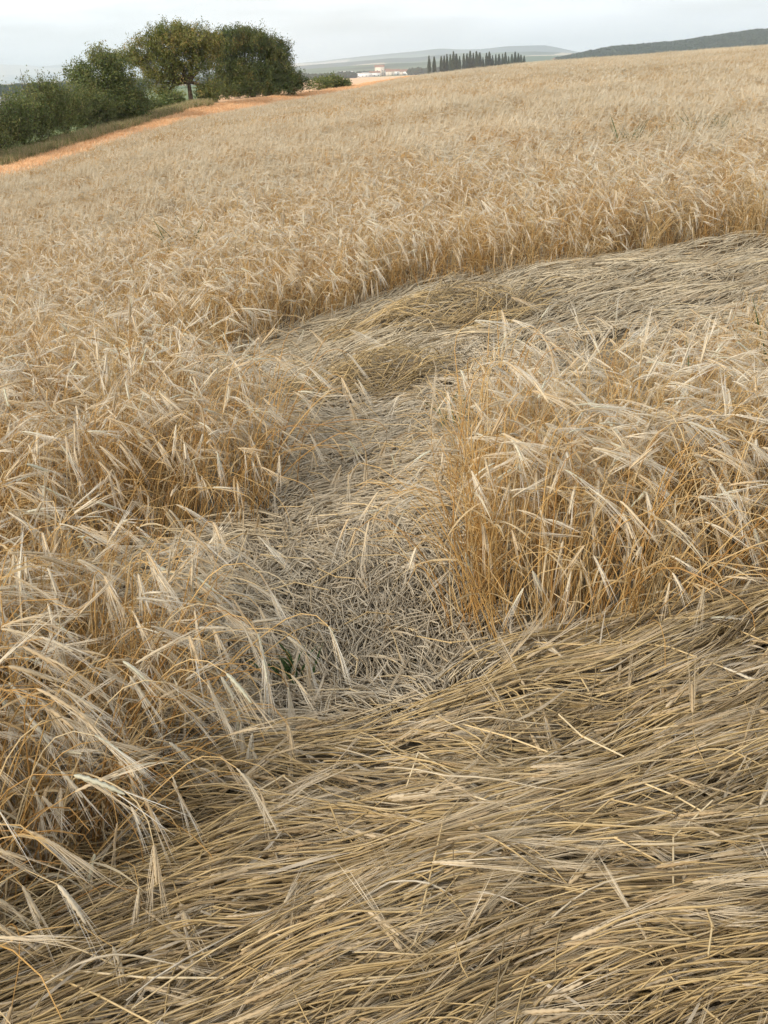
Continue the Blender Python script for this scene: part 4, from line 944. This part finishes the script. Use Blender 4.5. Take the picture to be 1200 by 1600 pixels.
LS = [(.16, 2.22, rad(-40), .22, .1, .10, 'bright yellow straw lying diagonally in the middle of the foreground swath', False),
      (.38, 2.62, rad(-25), .36, .2, .12, 'thin straw crossing the upper part of the foreground swath', False),
      (.52, 1.98, rad(-50), .16, 0, .1, 'short pale straw pointing down-right in the right of the swath', False),
      (.30, 1.80, rad(-8), .24, -.6, .15, 'broken straw with a sharp bend near the middle of the swath', False),
      (.02, 2.02, rad(70), .20, -1.9, .35, 'bent straw loop standing up above the centre of the swath', True),
      (-.34, 2.10, rad(25), .20, -1.2, .3, 'kinked yellow straw bridging the swath below the left clump', False),
      (-.30, 2.72, rad(75), .05, 0, 1.0, 'short upright ear beside the green weed on the path', True),
      (.62, 2.78, rad(-60), .24, .3, .1, 'drooping ear hanging over the front of the right island', True),
      (-.66, 1.62, rad(-35), .3, .1, .15, 'thin pale straw sloping over the dark hollow at lower left', False),
      (-.25, 3.30, rad(35), .40, -.3, .25, 'long straw bridging the lower end of the path', False),
      (.12, 3.9, rad(40), .42, .1, .2, 'long straw leaning across the path towards the right island', False),
      (-.05, 4.75, rad(60), .18, 1.4, .6, 'bent straw standing on the grey path near the far mound', False),
      (.35, 6.5, rad(120), .2, 1.2, .7, 'crooked straw poking out of the mound in the far swath', False)]
for i, a in enumerate(LS): loose(*a[:7], ear=a[7], seed=i)
for q in range(44):
    x = rg.uniform(-.7, 1.2); y = rg.uniform(1.5, 2.75)
    if sdf(np.array([x]), np.array([y]))[0][0] > -.05: continue
    loose(x, y, rg.normal(.4, .9), rg.uniform(.12, .32), rg.normal(0, .5), abs(rg.normal(.05, .08)), 'loose straw lying across the %s part of the foreground swath' % (('left' if x < -.1 else 'middle' if x < .45 else 'right') + (' front' if y < 2.1 else ' back')), 'loose straws on the foreground swath', rg.random() < .25, 100 + q)
for q in range(50):
    y = rg.uniform(2.8, 5.4); x = rg.uniform(-.45, .3)
    if sdf(np.array([x]), np.array([y]))[0][0] > -.03: continue
    loose(x, y, rg.uniform(0, 6.28), rg.uniform(.08, .24), rg.normal(0, .7), abs(rg.normal(.08, .12)), 'broken straw lying on the %s of the trodden path' % ('lower end' if y < 3.6 else 'middle' if y < 4.5 else 'upper end'), 'broken straws on the trodden path', False, 200 + q)

# ------------------------------------------------------------------ haze
def haze():
    g = Geo(); box_geo(g, -25900, 25900, -25900, 25900, -40, 480); o = g.obj('haze', [])
    m, n, l = new_mat('haze_air'); out = n.new('ShaderNodeOutputMaterial'); v = n.new('ShaderNodeVolumePrincipled')
    v.inputs['Color'].default_value = (0.85, 0.93, 1.0, 1); v.inputs['Density'].default_value = 1.1e-4; v.inputs['Anisotropy'].default_value = 0.2
    l.new(v.outputs[0], out.inputs['Volume']); o.data.materials.append(m); tag(o, 'thin pale blue haze over the far plain and hills', 'haze', kind='stuff')
haze()
